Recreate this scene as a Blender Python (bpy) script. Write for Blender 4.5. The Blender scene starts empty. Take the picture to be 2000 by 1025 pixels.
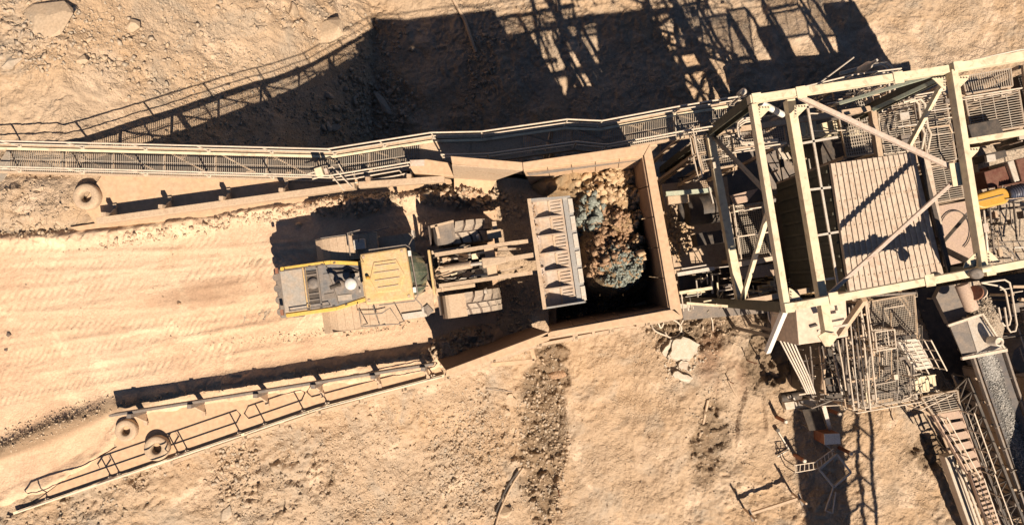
import bpy, math, random
import numpy as np
from mathutils import Vector, Matrix
random.seed(7)
rng = np.random.default_rng(11)
SC = bpy.context.scene
COL = SC.collection
# ------------------------------------------------------------------ camera, light, exposure
CAM_H = 27.0
FPX = 1351.0
TILT = math.atan(47.5 / FPX)
cd = bpy.data.cameras.new('camera')
cam = bpy.data.objects.new('camera', cd)
COL.objects.link(cam)
cam.location = (0, 0, CAM_H)
cam.rotation_euler = (TILT, 0, 0)
cd.sensor_width = 36.0
cd.lens = 36.0 * FPX / 2000.0
cd.clip_start = 0.5
cd.clip_end = 3000
SC.camera = cam
SX, SY = -0.41, 0.74                       # shadow of one metre of height
sun_el = math.atan(1 / math.hypot(SX, SY))
world = bpy.data.worlds.new('World')
SC.world = world
world.use_nodes = True
nt = world.node_tree
nt.nodes.clear()
sky = nt.nodes.new('ShaderNodeTexSky')
sky.sky_type = 'NISHITA'
sky.sun_disc = False
sky.sun_elevation = sun_el
sky.sun_rotation = math.atan2(-SX, -SY)
sky.altitude = 3000
sky.air_density = 0.7
sky.dust_density = 0.2
bg = nt.nodes.new('ShaderNodeBackground')
bg.inputs[1].default_value = 0.05
wo = nt.nodes.new('ShaderNodeOutputWorld')
nt.links.new(sky.outputs[0], bg.inputs[0])
nt.links.new(bg.outputs[0], wo.inputs[0])
sl = bpy.data.lights.new('sun', 'SUN')
sl.energy = 5.0
sl.angle = math.radians(0.5)
sl.color = (1.0, 0.87, 0.71)
sun = bpy.data.objects.new('sun', sl)
COL.objects.link(sun)
sun.location = (20, -36, 60)
sun.rotation_euler = Vector((SX, SY, -1)).to_track_quat('-Z', 'Y').to_euler()
SC.view_settings.view_transform = 'Standard'
SC.view_settings.look = 'None'
SC.view_settings.exposure = 0.58
SC.view_settings.gamma = 1
SC.view_settings.use_curve_mapping = False
SC.render.engine = 'CYCLES'
SC.cycles.max_bounces = 4
SC.cycles.diffuse_bounces = 1

# ------------------------------------------------------------------ helpers
def P(px, py, z):
    """the point at height z that the survey photograph shows at (px, py)"""
    u = (px - 1000) / FPX
    v = (py - 512.5) / FPX
    dy = math.sin(TILT) - v * math.cos(TILT)
    dz = math.cos(TILT) + v * math.sin(TILT)
    t = (CAM_H - z) / dz
    return Vector((u * t, dy * t, z))

def tag(o, label=None, cat=None, group=None, kind=None):
    if label: o['label'] = label
    if cat: o['category'] = cat
    if group: o['group'] = group
    if kind: o['kind'] = kind
    return o

def thing(name, label, cat, loc=(0, 0, 0), rz=0.0, group=None):
    o = bpy.data.objects.new(name, None)
    COL.objects.link(o)
    o.empty_display_size = 0.2
    o.location = loc
    o.rotation_euler = (0, 0, rz)
    return tag(o, label, cat, group)

def root_matrix(o):
    m = Matrix.Identity(4)
    while o is not None:
        m = Matrix.LocRotScale(o.location, o.rotation_euler, o.scale) @ m
        o = o.parent
    return m

class MB:
    """collects boxes, bars, tubes and plates, and links them as one mesh"""
    def __init__(s):
        s.v = []; s.f = []; s.sm = []
    def add(s, vs, fs, smooth=False):
        b = len(s.v)
        s.v += [tuple(x) for x in vs]
        s.f += [tuple(i + b for i in f) for f in fs]
        s.sm += [smooth] * len(fs)
        return s
    def hexa(s, bot, top):
        n = len(bot)
        fs = [tuple(range(n - 1, -1, -1)), tuple(range(n, 2 * n))]
        for i in range(n):
            j = (i + 1) % n
            fs.append((i, j, n + j, n + i))
        return s.add(list(bot) + list(top), fs)
    def box(s, c, d, rz=0.0):
        c = Vector(c); hx, hy, hz = d[0] / 2, d[1] / 2, d[2] / 2
        R = Matrix.Rotation(rz, 3, 'Z')
        q = [R @ Vector((a * hx, b * hy, 0)) for a, b in ((-1, -1), (1, -1), (1, 1), (-1, 1))]
        return s.hexa([c + p - Vector((0, 0, hz)) for p in q], [c + p + Vector((0, 0, hz)) for p in q])
    def bar(s, a, b, w, h, up=(0, 0, 1)):
        a = Vector(a); b = Vector(b); d = (b - a).normalized(); up = Vector(up)
        if abs(d.dot(up)) > 0.98: up = Vector((0, 1, 0))
        x = d.cross(up).normalized(); y = x.cross(d).normalized()
        o = [x * w / 2 * i + y * h / 2 * j for i, j in ((-1, -1), (1, -1), (1, 1), (-1, 1))]
        return s.hexa([a + k for k in o][::-1], [b + k for k in o][::-1])
    def ibeam(s, a, b, w, h, t=0.03):
        a = Vector(a); b = Vector(b); z = Vector((0, 0, 1))
        d = (b - a).normalized()
        if abs(d.z) > 0.9: z = Vector((1, 0, 0))
        x = d.cross(z).normalized(); y = x.cross(d).normalized()
        s.bar(a + y * (h / 2 - t / 2), b + y * (h / 2 - t / 2), w, t, y)
        s.bar(a - y * (h / 2 - t / 2), b - y * (h / 2 - t / 2), w, t, y)
        s.bar(a, b, t, h - 2 * t - .002, y)
        return s
    def tube(s, pts, r, n=6, closed=False):
        pts = [Vector(p) for p in pts]; N = len(pts)
        vs = []; fs = []
        prev = None
        for i, p in enumerate(pts):
            if closed: d = pts[(i + 1) % N] - pts[i - 1]
            else: d = pts[min(i + 1, N - 1)] - pts[max(i - 1, 0)]
            d.normalize()
            up = Vector((0, 0, 1)) if abs(d.z) < .9 else Vector((0, 1, 0))
            x = d.cross(up).normalized(); y = x.cross(d)
            rr = r[i] if isinstance(r, (list, tuple)) else r
            for k in range(n):
                a = 2 * math.pi * k / n
                vs.append(p + x * math.cos(a) * rr + y * math.sin(a) * rr)
        M = N if closed else N - 1
        for i in range(M):
            j = (i + 1) % N
            for k in range(n):
                l = (k + 1) % n
                fs.append((i * n + k, i * n + l, j * n + l, j * n + k))
        s.add(vs, fs, True)
        if not closed:
            s.add([vs[k] for k in range(n)], [tuple(range(n))[::-1]])
            s.add([vs[(N - 1) * n + k] for k in range(n)], [tuple(range(n))])
        return s
    def slab(s, pts, th):
        top = [Vector(p) for p in pts]
        ar = sum(top[i].x * top[(i + 1) % len(top)].y - top[(i + 1) % len(top)].x * top[i].y for i in range(len(top)))
        if ar < 0: top = top[::-1]
        return s.hexa([p - Vector((0, 0, th)) for p in top], top)
    def plate(s, pts, th):
        q = [Vector(p) for p in pts]
        n = (q[1] - q[0]).cross(q[2] - q[0]).normalized() * th
        return s.hexa([p - n for p in q], q)
    def lathe(s, c, axis, prof, n=24, smooth=True):
        """prof: (distance along axis, radius)"""
        c = Vector(c); ax = Vector(axis).normalized()
        u = ax.orthogonal().normalized(); w = ax.cross(u)
        vs = []; fs = []
        for t, r in prof:
            for k in range(n):
                a = 2 * math.pi * k / n
                vs.append(c + ax * t + (u * math.cos(a) + w * math.sin(a)) * r)
        m = len(prof)
        for i in range(m - 1):
            for k in range(n):
                l = (k + 1) % n
                fs.append((i * n + k, i * n + l, (i + 1) * n + l, (i + 1) * n + k))
        s.add(vs, fs, smooth)
        s.add([vs[k] for k in range(n)], [tuple(range(n))[::-1]])
        s.add([vs[(m - 1) * n + k] for k in range(n)], [tuple(range(n))])
        return s
    def build(s, name, m, parent=None, kind=None, bevel=0.0, local=False, label=None, cat=None, group=None):
        me = bpy.data.meshes.new(name)
        vs = s.v
        if parent is not None and not local:
            inv = root_matrix(parent).inverted()
            vs = [tuple(inv @ Vector(p)) for p in vs]
        org = Vector((0, 0, 0))
        if parent is None and vs:
            a = np.array(vs); org = Vector(((a[:, 0].min() + a[:, 0].max()) / 2, (a[:, 1].min() + a[:, 1].max()) / 2, a[:, 2].min()))
            vs = (a - np.array(org)).tolist()
        me.from_pydata(vs, [], s.f)
        me.polygons.foreach_set('use_smooth', s.sm)
        me.materials.append(m)
        me.update()
        o = bpy.data.objects.new(name, me)
        COL.objects.link(o)
        o.parent = parent
        o.location = org
        if bevel:
            b = o.modifiers.new('bevel', 'BEVEL'); b.width = bevel; b.segments = 2; b.limit_method = 'ANGLE'
        return tag(o, label, cat, group, kind)

def piece(name, m, parent, vs_fn, **k):
    b = MB(); vs_fn(b); return b.build(name, m, parent, **k)

def clone(src, parent, loc, rz=0.0, name=None):
    c = src.copy(); COL.objects.link(c); c.parent = parent; c.location = loc; c.rotation_euler = (0, 0, rz)
    return c

# ------------------------------------------------------------------ materials
def _n(t, ty, **k):
    n = t.nodes.new(ty)
    for a, b in k.items(): setattr(n, a, b)
    return n

def mat(name, col, rough=0.8, metal=0.0, dust=0.35, dcol=(.52, .37, .25), scale=3.0, bump=0.05, dark=(.5, .45), grain=40.0, vary=0.18, spec=0.3, rust=0.0):
    """painted or bare surface with patchy pale dust, grime and fine relief, all in object space"""
    m = bpy.data.materials.new(name); m.use_nodes = True
    t = m.node_tree; t.nodes.clear()
    out = _n(t, 'ShaderNodeOutputMaterial'); b = _n(t, 'ShaderNodeBsdfPrincipled')
    b.inputs['Roughness'].default_value = rough; b.inputs['Metallic'].default_value = metal
    b.inputs['Specular IOR Level'].default_value = spec
    t.links.new(b.outputs[0], out.inputs[0])
    geo = _n(t, 'ShaderNodeNewGeometry')
    n1 = _n(t, 'ShaderNodeTexNoise'); n1.inputs['Scale'].default_value = scale; n1.inputs['Detail'].default_value = 7; n1.inputs['Roughness'].default_value = .62
    n2 = _n(t, 'ShaderNodeTexNoise'); n2.inputs['Scale'].default_value = scale * 5.3; n2.inputs['Detail'].default_value = 5
    n3 = _n(t, 'ShaderNodeTexNoise'); n3.inputs['Scale'].default_value = grain; n3.inputs['Detail'].default_value = 3
    for n in (n1, n2, n3): t.links.new(geo.outputs['Position'], n.inputs['Vector'])
    r1 = _n(t, 'ShaderNodeMapRange'); r1.inputs[1].default_value = .38; r1.inputs[2].default_value = .66
    r1.inputs[3].default_value = dust * .3; r1.inputs[4].default_value = min(1, dust * 1.75)
    t.links.new(n1.outputs[0], r1.inputs[0])
    mx = _n(t, 'ShaderNodeMix', data_type='RGBA')
    mx.inputs[6].default_value = (*col, 1); mx.inputs[7].default_value = (*dcol, 1)
    t.links.new(r1.outputs[0], mx.inputs[0])
    r2 = _n(t, 'ShaderNodeMapRange'); r2.inputs[1].default_value = .3; r2.inputs[2].default_value = .7
    r2.inputs[3].default_value = 1 - vary; r2.inputs[4].default_value = 1 + vary * .6
    t.links.new(n2.outputs[0], r2.inputs[0])
    if rust:
        n4 = _n(t, 'ShaderNodeTexNoise'); n4.inputs['Scale'].default_value = 2.6; n4.inputs['Detail'].default_value = 9; n4.inputs['Roughness'].default_value = .7; n4.inputs['Distortion'].default_value = .8
        t.links.new(geo.outputs['Position'], n4.inputs['Vector'])
        r4 = _n(t, 'ShaderNodeMapRange'); r4.inputs[1].default_value = .53; r4.inputs[2].default_value = .66; r4.inputs[4].default_value = rust; t.links.new(n4.outputs[0], r4.inputs[0])
        m4 = _n(t, 'ShaderNodeMix', data_type='RGBA'); m4.inputs[7].default_value = (.30, .155, .085, 1); t.links.new(r4.outputs[0], m4.inputs[0]); t.links.new(mx.outputs[2], m4.inputs[6]); mx = m4
    vm = _n(t, 'ShaderNodeVectorMath', operation='SCALE')
    t.links.new(mx.outputs[2], vm.inputs[0]); t.links.new(r2.outputs[0], vm.inputs['Scale'])
    t.links.new(vm.outputs[0], b.inputs['Base Color'])
    bp = _n(t, 'ShaderNodeBump'); bp.inputs['Strength'].default_value = bump; bp.inputs['Distance'].default_value = .03
    t.links.new(n3.outputs[0], bp.inputs['Height']); t.links.new(bp.outputs[0], b.inputs['Normal'])
    return m

M = {}
M['cream'] = mat('cream painted steel', (.80, .68, .46), dust=.3, dcol=(.62, .48, .34), bump=.02, vary=.12, scale=.9, rust=.45)
M['tan'] = mat('dust covered steel', (.54, .40, .275), dust=.4, rust=.3)
M['pale'] = mat('pale galvanised steel', (.62, .56, .48), dust=.25, rough=.55, metal=.2)
M['pink'] = mat('pinkish painted steel', (.60, .48, .40), dust=.25, rust=.4)
M['grey'] = mat('grey steel', (.17, .15, .135), dust=.18, rough=.6)
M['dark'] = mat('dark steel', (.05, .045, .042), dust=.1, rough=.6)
M['green'] = mat('dark green steel', (.06, .06, .042), dust=.05, rough=.6)
M['palegreen'] = mat('pale green steel', (.42, .47, .36), dust=.2, rough=.5)
M['grate'] = mat('grating steel', (.40, .35, .29), dust=.25)
M['rail'] = mat('handrail steel', (.68, .57, .45), dust=.2, rough=.6)
M['rust'] = mat('red oxide steel', (.24, .07, .035), dust=.2)
M['rustshade'] = mat('red oxide steel with shade in colour', (.13, .045, .03), dust=.1)  # copy of the red oxide, darkened for the shade of the right bay
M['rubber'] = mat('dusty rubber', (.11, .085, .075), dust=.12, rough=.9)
M['lug'] = mat('dusty tyre lug', (.42, .35, .28), dust=.25, rough=.9)
M['tyre'] = mat('old tyre under dust', (.50, .37, .25), dust=.5, rough=.95)
M['yellow'] = mat('loader yellow paint', (.62, .42, .17), dust=.55, dcol=(.62, .43, .25), rough=.5)
M['yellowbright'] = mat('clean yellow paint', (.72, .46, .09), dust=.2, rough=.4, dcol=(.6, .4, .2))
M['hood'] = mat('grey dusty engine deck', (.15, .16, .17), dust=.25, rough=.4, scale=2.5)
M['hoodpanel'] = mat('dusty grey hood panel', (.36, .33, .29), dust=.35, scale=3)
M['glass'] = mat('cab glass', (.10, .14, .09), dust=.2, rough=.15, dcol=(.4, .36, .27), spec=.6)
M['white'] = mat('white cap', (.75, .72, .66), dust=.1, rough=.5)
M['bucket'] = mat('scoured bucket steel', (.50, .42, .35), dust=.4, dcol=(.52, .34, .21), rough=.45, metal=.15, scale=2.0)
M['edge'] = mat('worn bucket edge', (.40, .385, .36), dust=.12, rough=.4, metal=.3, scale=5)
M['concrete'] = mat('broken concrete', (.62, .55, .45), dust=.3, scale=4, bump=.4, dcol=(.5, .36, .24))
M['roofsheet'] = mat('cream roof sheet', (.60, .49, .38), dust=.3, dcol=(.50, .36, .26), scale=1.7, rough=.6, rust=.4)
M['liner'] = mat('brown liner plate with shade in colour', (.27, .165, .105), dust=.3, dcol=(.38, .24, .14))  # darker than the slab plates: shade on these faces put into the colour
M['box'] = mat('cream enclosure', (.72, .57, .44), dust=.2, scale=1.2)
M['floorplate'] = mat('pink dusty floor plate', (.47, .335, .26), dust=.35)
M['amber'] = mat('amber guard', (.58, .31, .04), dust=.08, rough=.45, scale=5)
M['blue'] = mat('dark blue motor', (.03, .045, .085), dust=.1, rough=.4)
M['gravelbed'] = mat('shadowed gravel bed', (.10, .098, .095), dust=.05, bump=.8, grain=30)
M['gravel'] = mat('grey crushed gravel', (.36, .345, .32), dust=.08, bump=.6, grain=30, vary=.5)
M['graveltan'] = mat('pale crushed gravel', (.42, .35, .27), dust=.3, bump=.6, grain=30, vary=.5)
M['belt'] = mat('conveyor belt rubber', (.075, .075, .08), dust=.1, rough=.7)
M['rock'] = mat('dusty tan rock', (.50, .38, .265), dust=.4, dcol=(.48, .34, .22), bump=.5, grain=12, scale=2)
M['rockgrey'] = mat('greyish rock', (.40, .335, .26), dust=.35, bump=.5, grain=12, scale=2)
M['orepale'] = mat('pale ore boulder', (.56, .38, .21), dust=.4, bump=.7, grain=9, scale=2.5)
M['oregreen'] = mat('grey green ore', (.22, .25, .22), dust=.08, bump=.8, grain=9, scale=3, vary=.6)
M['orebrown'] = mat('brown ore', (.33, .19, .105), dust=.25, bump=.8, grain=9, scale=3, vary=.6)
M['stripe'] = mat('pale roller casing', (.5, .45, .38), dust=.2)

def ground_mat(name, base, alt, grey, dark, scale=1.0, bump=.6, cells=.3):
    m = bpy.data.materials.new(name); m.use_nodes = True
    t = m.node_tree; t.nodes.clear()
    out = _n(t, 'ShaderNodeOutputMaterial'); b = _n(t, 'ShaderNodeBsdfPrincipled')
    b.inputs['Roughness'].default_value = .95; b.inputs['Specular IOR Level'].default_value = .15
    t.links.new(b.outputs[0], out.inputs[0])
    geo = _n(t, 'ShaderNodeNewGeometry')
    def noise(sc, det=6, ro=.6, dist=0):
        n = _n(t, 'ShaderNodeTexNoise'); n.inputs['Scale'].default_value = sc * scale; n.inputs['Detail'].default_value = det
        n.inputs['Roughness'].default_value = ro; n.inputs['Distortion'].default_value = dist
        t.links.new(geo.outputs['Position'], n.inputs['Vector']); return n
    def rng_(src, a, c, lo=0, hi=1):
        r = _n(t, 'ShaderNodeMapRange'); r.inputs[1].default_value = a; r.inputs[2].default_value = c
        r.inputs[3].default_value = lo; r.inputs[4].default_value = hi; t.links.new(src, r.inputs[0]); return r.outputs[0]
    def mix(f, A, B):
        x = _n(t, 'ShaderNodeMix', data_type='RGBA'); t.links.new(f, x.inputs[0])
        for i, c in ((6, A), (7, B)):
            if isinstance(c, tuple): x.inputs[i].default_value = (*c, 1)
            else: t.links.new(c, x.inputs[i])
        return x.outputs[2]
    c = mix(rng_(noise(.16, 5, .55, .6).outputs[0], .40, .62), base, alt)
    c = mix(rng_(noise(.45, 7, .62, .8).outputs[0], .50, .68, 0, .9), c, grey)
    c = mix(rng_(noise(1.9, 8, .7).outputs[0], .52, .78, 0, .65), c, dark)
    c = mix(rng_(noise(.33, 7, .65, 1.2).outputs[0], .54, .64, 0, .75), c, tuple(min(.78, x * 1.28 + .03) for x in base))
    at = _n(t, 'ShaderNodeAttribute'); at.attribute_name = 'tone'
    c = mix(at.outputs['Fac'], c, (.19, .13, .08))
    at2 = _n(t, 'ShaderNodeAttribute'); at2.attribute_name = 'red'
    c = mix(at2.outputs['Fac'], c, (.27, .145, .085))
    v = _n(t, 'ShaderNodeVectorMath', operation='SCALE'); t.links.new(c, v.inputs[0])
    fine = noise(14, 4, .7)
    t.links.new(rng_(fine.outputs[0], .3, .7, .84, 1.13), v.inputs['Scale'])
    t.links.new(v.outputs[0], b.inputs['Base Color'])
    n3 = noise(7, 8, .72)
    bp = _n(t, 'ShaderNodeBump'); bp.inputs['Strength'].default_value = bump; bp.inputs['Distance'].default_value = .06
    t.links.new(n3.outputs[0], bp.inputs['Height'])
    vo = _n(t, 'ShaderNodeTexVoronoi'); vo.inputs['Scale'].default_value = 5.5 * scale; vo.inputs['Detail'].default_value = 2.5; vo.inputs['Roughness'].default_value = .7; vo.inputs['Randomness'].default_value = 1
    wn = noise(3, 3, .6); wv = _n(t, 'ShaderNodeVectorMath', operation='MULTIPLY_ADD'); wv.inputs[1].default_value = (.25, .25, .25)
    t.links.new(wn.outputs[1], wv.inputs[0]); t.links.new(geo.outputs['Position'], wv.inputs[2]); t.links.new(wv.outputs[0], vo.inputs['Vector'])
    vr = _n(t, 'ShaderNodeMath', operation='MULTIPLY'); t.links.new(vo.outputs['Distance'], vr.inputs[0]); t.links.new(rng_(noise(.7, 4, .6).outputs[0], .4, .6, .15, 1), vr.inputs[1])
    b2 = _n(t, 'ShaderNodeBump', invert=True); b2.inputs['Strength'].default_value = cells; b2.inputs['Distance'].default_value = .07
    t.links.new(vr.outputs[0], b2.inputs['Height']); t.links.new(bp.outputs[0], b2.inputs['Normal']); t.links.new(b2.outputs[0], b.inputs['Normal'])
    return m
M['ground'] = ground_mat('dry tan earth', (.49, .36, .248), (.49, .338, .212), (.41, .33, .25), (.27, .19, .13), bump=.9, cells=.8)
M['road'] = ground_mat('packed orange haul road', (.65, .44, .285), (.64, .455, .31), (.57, .37, .24), (.50, .32, .20), bump=.45)

# ------------------------------------------------------------------ noise for terrain
def vnoise(x, y, seed):
    r = np.random.default_rng(seed); T = r.random((256, 256)).astype(np.float32)
    xi = np.floor(x).astype(int); yi = np.floor(y).astype(int)
    fx = x - xi; fy = y - yi; fx = fx * fx * (3 - 2 * fx); fy = fy * fy * (3 - 2 * fy)
    a = T[xi & 255, yi & 255]; b = T[(xi + 1) & 255, yi & 255]; c = T[xi & 255, (yi + 1) & 255]; d = T[(xi + 1) & 255, (yi + 1) & 255]
    return (a * (1 - fx) + b * fx) * (1 - fy) + (c * (1 - fx) + d * fx) * fy
def fbm(x, y, f, o, seed, g=.5):
    s = 0; a = 1; n = 0
    for i in range(o):
        s = s + a * vnoise(x * f + 17.3 * i, y * f + 5.1 * i, seed + i); n += a; a *= g; f *= 2.03
    return s / n
def cells(x, y, f, seed):
    """a faceted block field: height of the nearest tilted cell"""
    r = np.random.default_rng(seed); T = r.random((5, 128, 128))
    X = x * f; Y = y * f; xi = np.floor(X).astype(int); yi = np.floor(Y).astype(int)
    best = np.full(X.shape, 9.0); h = np.zeros(X.shape)
    for dx in (-1, 0, 1):
        for dy in (-1, 0, 1):
            i = (xi + dx) & 127; j = (yi + dy) & 127
            ox = X - (xi + dx + T[0][i, j]); oy = Y - (yi + dy + T[1][i, j])
            d = ox * ox + oy * oy
            hh = T[2][i, j] + ox * (T[3][i, j] - .5) * 1.1 + oy * (T[4][i, j] - .5) * 1.1 - d * .25
            k = d < best
            best = np.where(k, d, best); h = np.where(k, hh, h)
    return h
def sstep(a, b, x):
    t = np.clip((x - a) / (b - a), 0, 1); return t * t * (3 - 2 * t)
def polymask(x, y, poly, soft):
    """signed distance to a polygon turned into a 0..1 mask, 1 inside"""
    d = np.full(x.shape, 1e9); ins = np.zeros(x.shape, bool)
    n = len(poly)
    for i in range(n):
        ax, ay = poly[i][0], poly[i][1]; bx, by = poly[(i + 1) % n][0], poly[(i + 1) % n][1]
        ex, ey = bx - ax, by - ay
        t = np.clip(((x - ax) * ex + (y - ay) * ey) / (ex * ex + ey * ey + 1e-9), 0, 1)
        d = np.minimum(d, np.hypot(x - ax - t * ex, y - ay - t * ey))
        c = ((ay > y) != (by > y)) & (x < (bx - ax) * (y - ay) / (by - ay + 1e-12) + ax)
        ins ^= c
    sd = np.where(ins, d, -d)
    return np.clip(sd / soft + .5, 0, 1)
# ------------------------------------------------------------------ the setting: ground and haul road
PAD = [P(x, y, 0) for x, y in ((-900, 340), (200, 338), (640, 345), (800, 342), (1075, 345), (1076, 650), (1040, 672), (870, 735), (620, 802), (30, 1004), (-900, 1330))]
def axis_coords(a, b, step, far):
    c = list(np.arange(a, b, step)); s = step; x = a; lo = []
    while x > -far: s *= 1.28; x -= s; lo.append(x)
    s = step; x = c[-1]; hi = []
    while x < far: s *= 1.28; x += s; hi.append(x)
    return np.array(lo[::-1] + c + hi)
def base_height(X, Y):
    up = np.interp(X, [-60, -22, -17.7, -13.2, -11.7, -7.9, 60], [.3, .25, 0, -5, -6.3, -12, -12])
    dn = np.interp(X, [-60, -20, -16, -11, -5, 1, 60], [.1, .0, -.4, -2.5, -6, -9, -9])
    up = up + 1.0 * sstep(12, 26, X) 
    k = sstep(-1.5, 4.5, Y)
    return dn * (1 - k) + up * k
def px_of(X, Y, Z):
    ca, sa = math.cos(TILT), math.sin(TILT)
    d = Y * sa - (Z - CAM_H) * ca; up = Y * ca + (Z - CAM_H) * sa
    return 1000 + X / d * FPX, 512.5 - up / d * FPX
def blob(px, py, cx, cy, rx, ry, rot=0):
    c, s = math.cos(rot), math.sin(rot)
    a = ((px - cx) * c + (py - cy) * s) / rx; b = (-(px - cx) * s + (py - cy) * c) / ry
    return np.clip(1.25 - (a * a + b * b), 0, 1)
xs = axis_coords(-29, 30, .062, 900); ys = axis_coords(-16.5, 22, .062, 900)
GX, GY = np.meshgrid(xs, ys, indexing='ij')
GM = polymask(GX, GY, PAD, .12)
Z0 = base_height(GX, GY)
n_big = fbm(GX, GY, .22, 4, 1)
rough = sstep(.40, .62, fbm(GX, GY, .35, 3, 21))
PX, PY = px_of(GX, GY, Z0)
strip = np.maximum(blob(PX, PY, 1058, 850, 48, 190, .03), blob(PX, PY, 1080, 720, 40, 60))
strip = np.maximum(strip, blob(PX, PY, 1345, 640, 90, 45)); strip = np.maximum(strip, .8 * blob(PX, PY, 1385, 860, 40, 90, .2))
strip = np.maximum(strip, .9 * blob(PX, PY, 1500, 690, 60, 80)); strip = np.maximum(strip, .7 * blob(PX, PY, 1830, 880, 60, 40))
strip = np.maximum(strip, .8 * blob(PX, PY, 110, 850, 150, 34, -.35))
strip = np.clip(strip * 1.5, 0, 1) * sstep(.34, .52, fbm(GX, GY, 1.5, 6, 77, .65) + .25 * (strip - .5))
rock_area = np.maximum.reduce([blob(PX, PY, 340, 110, 150, 90), blob(PX, PY, 90, 60, 120, 70), blob(PX, PY, 620, 40, 160, 60), blob(PX, PY, 740, 200, 110, 70, .9), blob(PX, PY, 100, 960, 220, 80), blob(PX, PY, 900, 900, 130, 130), blob(PX, PY, 560, 930, 120, 90), blob(PX, PY, 70, 390, 110, 50)])
rk = np.clip(rough * .55 + rock_area * .8 + strip * .5, 0, 1.25)
rk = rk * (1 - .75 * blob(PX, PY, 1800, 60, 260, 110)) * (1 - .5 * blob(PX, PY, 1240, 850, 130, 180)) * (1 - .6 * blob(PX, PY, 1800, 900, 90, 120))
wx = GX + .35 * fbm(GX, GY, 1.3, 2, 5); wy = GY + .35 * fbm(GX, GY, 1.3, 2, 6)
rel = (n_big - .5) * 1.0 + (fbm(GX, GY, 1.0, 4, 31) - .5) * .20
rel += rk * ((cells(wx, wy, 1.15, 41) - .4) * .22 * np.clip(rock_area * 1.3, .15, 1) + (cells(wx, wy, 2.7, 42) - .4) * .15 + (cells(wx, wy, 5.6, 43) - .4) * .10)
rel += (fbm(GX, GY, 5.2, 3, 53, .8) - .5) * .11 * sstep(.3, .6, fbm(GX, GY, .5, 3, 54)) + (fbm(GX, GY, 3.4, 3, 51, .75) - .5) * .07 + (fbm(GX * 1.6 + GY * .5, GY * .35 - GX * .1, 2.4, 3, 55, .7) - .5) * .10 * sstep(.45, .62, fbm(GX, GY, .28, 2, 56)) + (cells(wx, wy, 4.3, 46) - .4) * .05 * sstep(.35, .6, fbm(GX, GY, .8, 3, 47)) + (1 - np.abs(2 * fbm(GX, GY, 2.1, 3, 61) - 1)) * .05
mound = np.maximum(blob(PX, PY, 1450, 820, 9, 62, .16), blob(PX, PY, 1500, 805, 7, 50, -.1) * .6)
rel += .22 * mound * (1 + .5 * (fbm(GX, GY, 3, 2, 48) - .5)) + .5 * blob(PX, PY, 1480, 660, 60, 45) * .6
red = np.maximum(blob(PX, PY, 1385, 690, 26, 60, .2), .8 * blob(PX, PY, 1425, 740, 40, 40)) * sstep(.3, .55, fbm(GX, GY, .9, 3, 49))
rel -= strip * (.16 + .3 * (cells(wx, wy, 2.0, 57) - .4)) * (GX > -4)
# swirls left by machines turning on the soft ground
rr = np.hypot(PX - 1230, PY - 850)
rel += .05 * np.sin(rr / 7.5) * blob(PX, PY, 1225, 850, 120, 150) * sstep(.4, .6, fbm(GX, GY, .6, 2, 8))
far = np.clip((np.hypot(GX, GY) - 60) / 200, 0, 1)
GZ = Z0 + rel * (1 - far)
left_ = sstep(-9, -13, GX)
berm_l = blob(PX, PY, 60, 395, 150, 48) * (GX < -15)
GZ = np.where(GM > 0, GZ * (1 - GM) + (-.03 + (fbm(GX, GY, 2, 4, 9) - .5) * .12 + (cells(wx, wy, 3.1, 45) - .4) * .05 * left_) * GM, GZ)
left_pad = sstep(-15.6, -17.5, GX)
GZ += GM * left_pad * (berm_l * (.35 + rk * (cells(wx, wy, 2.7, 44) - .3) * .25))
def sheet(name, X, Y, Z, m, keep=None, kind='structure', tone=None, red=None):
    nx, ny = X.shape
    vid = np.arange(nx * ny).reshape(nx, ny)
    q = np.stack([vid[:-1, :-1], vid[1:, :-1], vid[1:, 1:], vid[:-1, 1:]], -1).reshape(-1, 4)
    if keep is not None:
        kk = keep[:-1, :-1] & keep[1:, :-1] & keep[1:, 1:] & keep[:-1, 1:]
        q = q[kk.reshape(-1)]
    co = np.stack([X, Y, Z], -1).reshape(-1, 3)
    used = np.zeros(len(co), bool); used[q.reshape(-1)] = True
    re = np.cumsum(used) - 1; q = re[q]; co = co[used]
    me = bpy.data.meshes.new(name)
    me.vertices.add(len(co)); me.vertices.foreach_set('co', co.astype(np.float32).reshape(-1))
    me.loops.add(q.size); me.loops.foreach_set('vertex_index', q.reshape(-1).astype(np.int32))
    me.polygons.add(len(q)); me.polygons.foreach_set('loop_start', (np.arange(len(q)) * 4).astype(np.int32))
    me.update(calc_edges=True); me.validate()
    me.polygons.foreach_set('use_smooth', np.ones(len(me.polygons), bool))
    if red is not None:
        a = me.attributes.new('red', 'FLOAT', 'POINT'); a.data.foreach_set('value', red.reshape(-1)[used].astype(np.float32))
    if tone is not None:
        a = me.attributes.new('tone', 'FLOAT', 'POINT'); a.data.foreach_set('value', tone.reshape(-1)[used].astype(np.float32))
    me.materials.append(m)
    o = bpy.data.objects.new(name, me); COL.objects.link(o)
    if kind: o['kind'] = kind
    return o
sheet('ground', GX, GY, GZ, M['ground'], tone=np.clip(strip * .95, 0, .72), red=red * .6)
def ground_z(x, y):
    i = np.clip(np.searchsorted(xs, x) - 1, 0, len(xs) - 2); j = np.clip(np.searchsorted(ys, y) - 1, 0, len(ys) - 2)
    fx = np.clip((x - xs[i]) / (xs[i + 1] - xs[i]), 0, 1); fy = np.clip((y - ys[j]) / (ys[j + 1] - ys[j]), 0, 1)
    return (GZ[i, j] * (1 - fx) + GZ[i + 1, j] * fx) * (1 - fy) + (GZ[i, j + 1] * (1 - fx) + GZ[i + 1, j + 1] * fx) * fy

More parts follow.
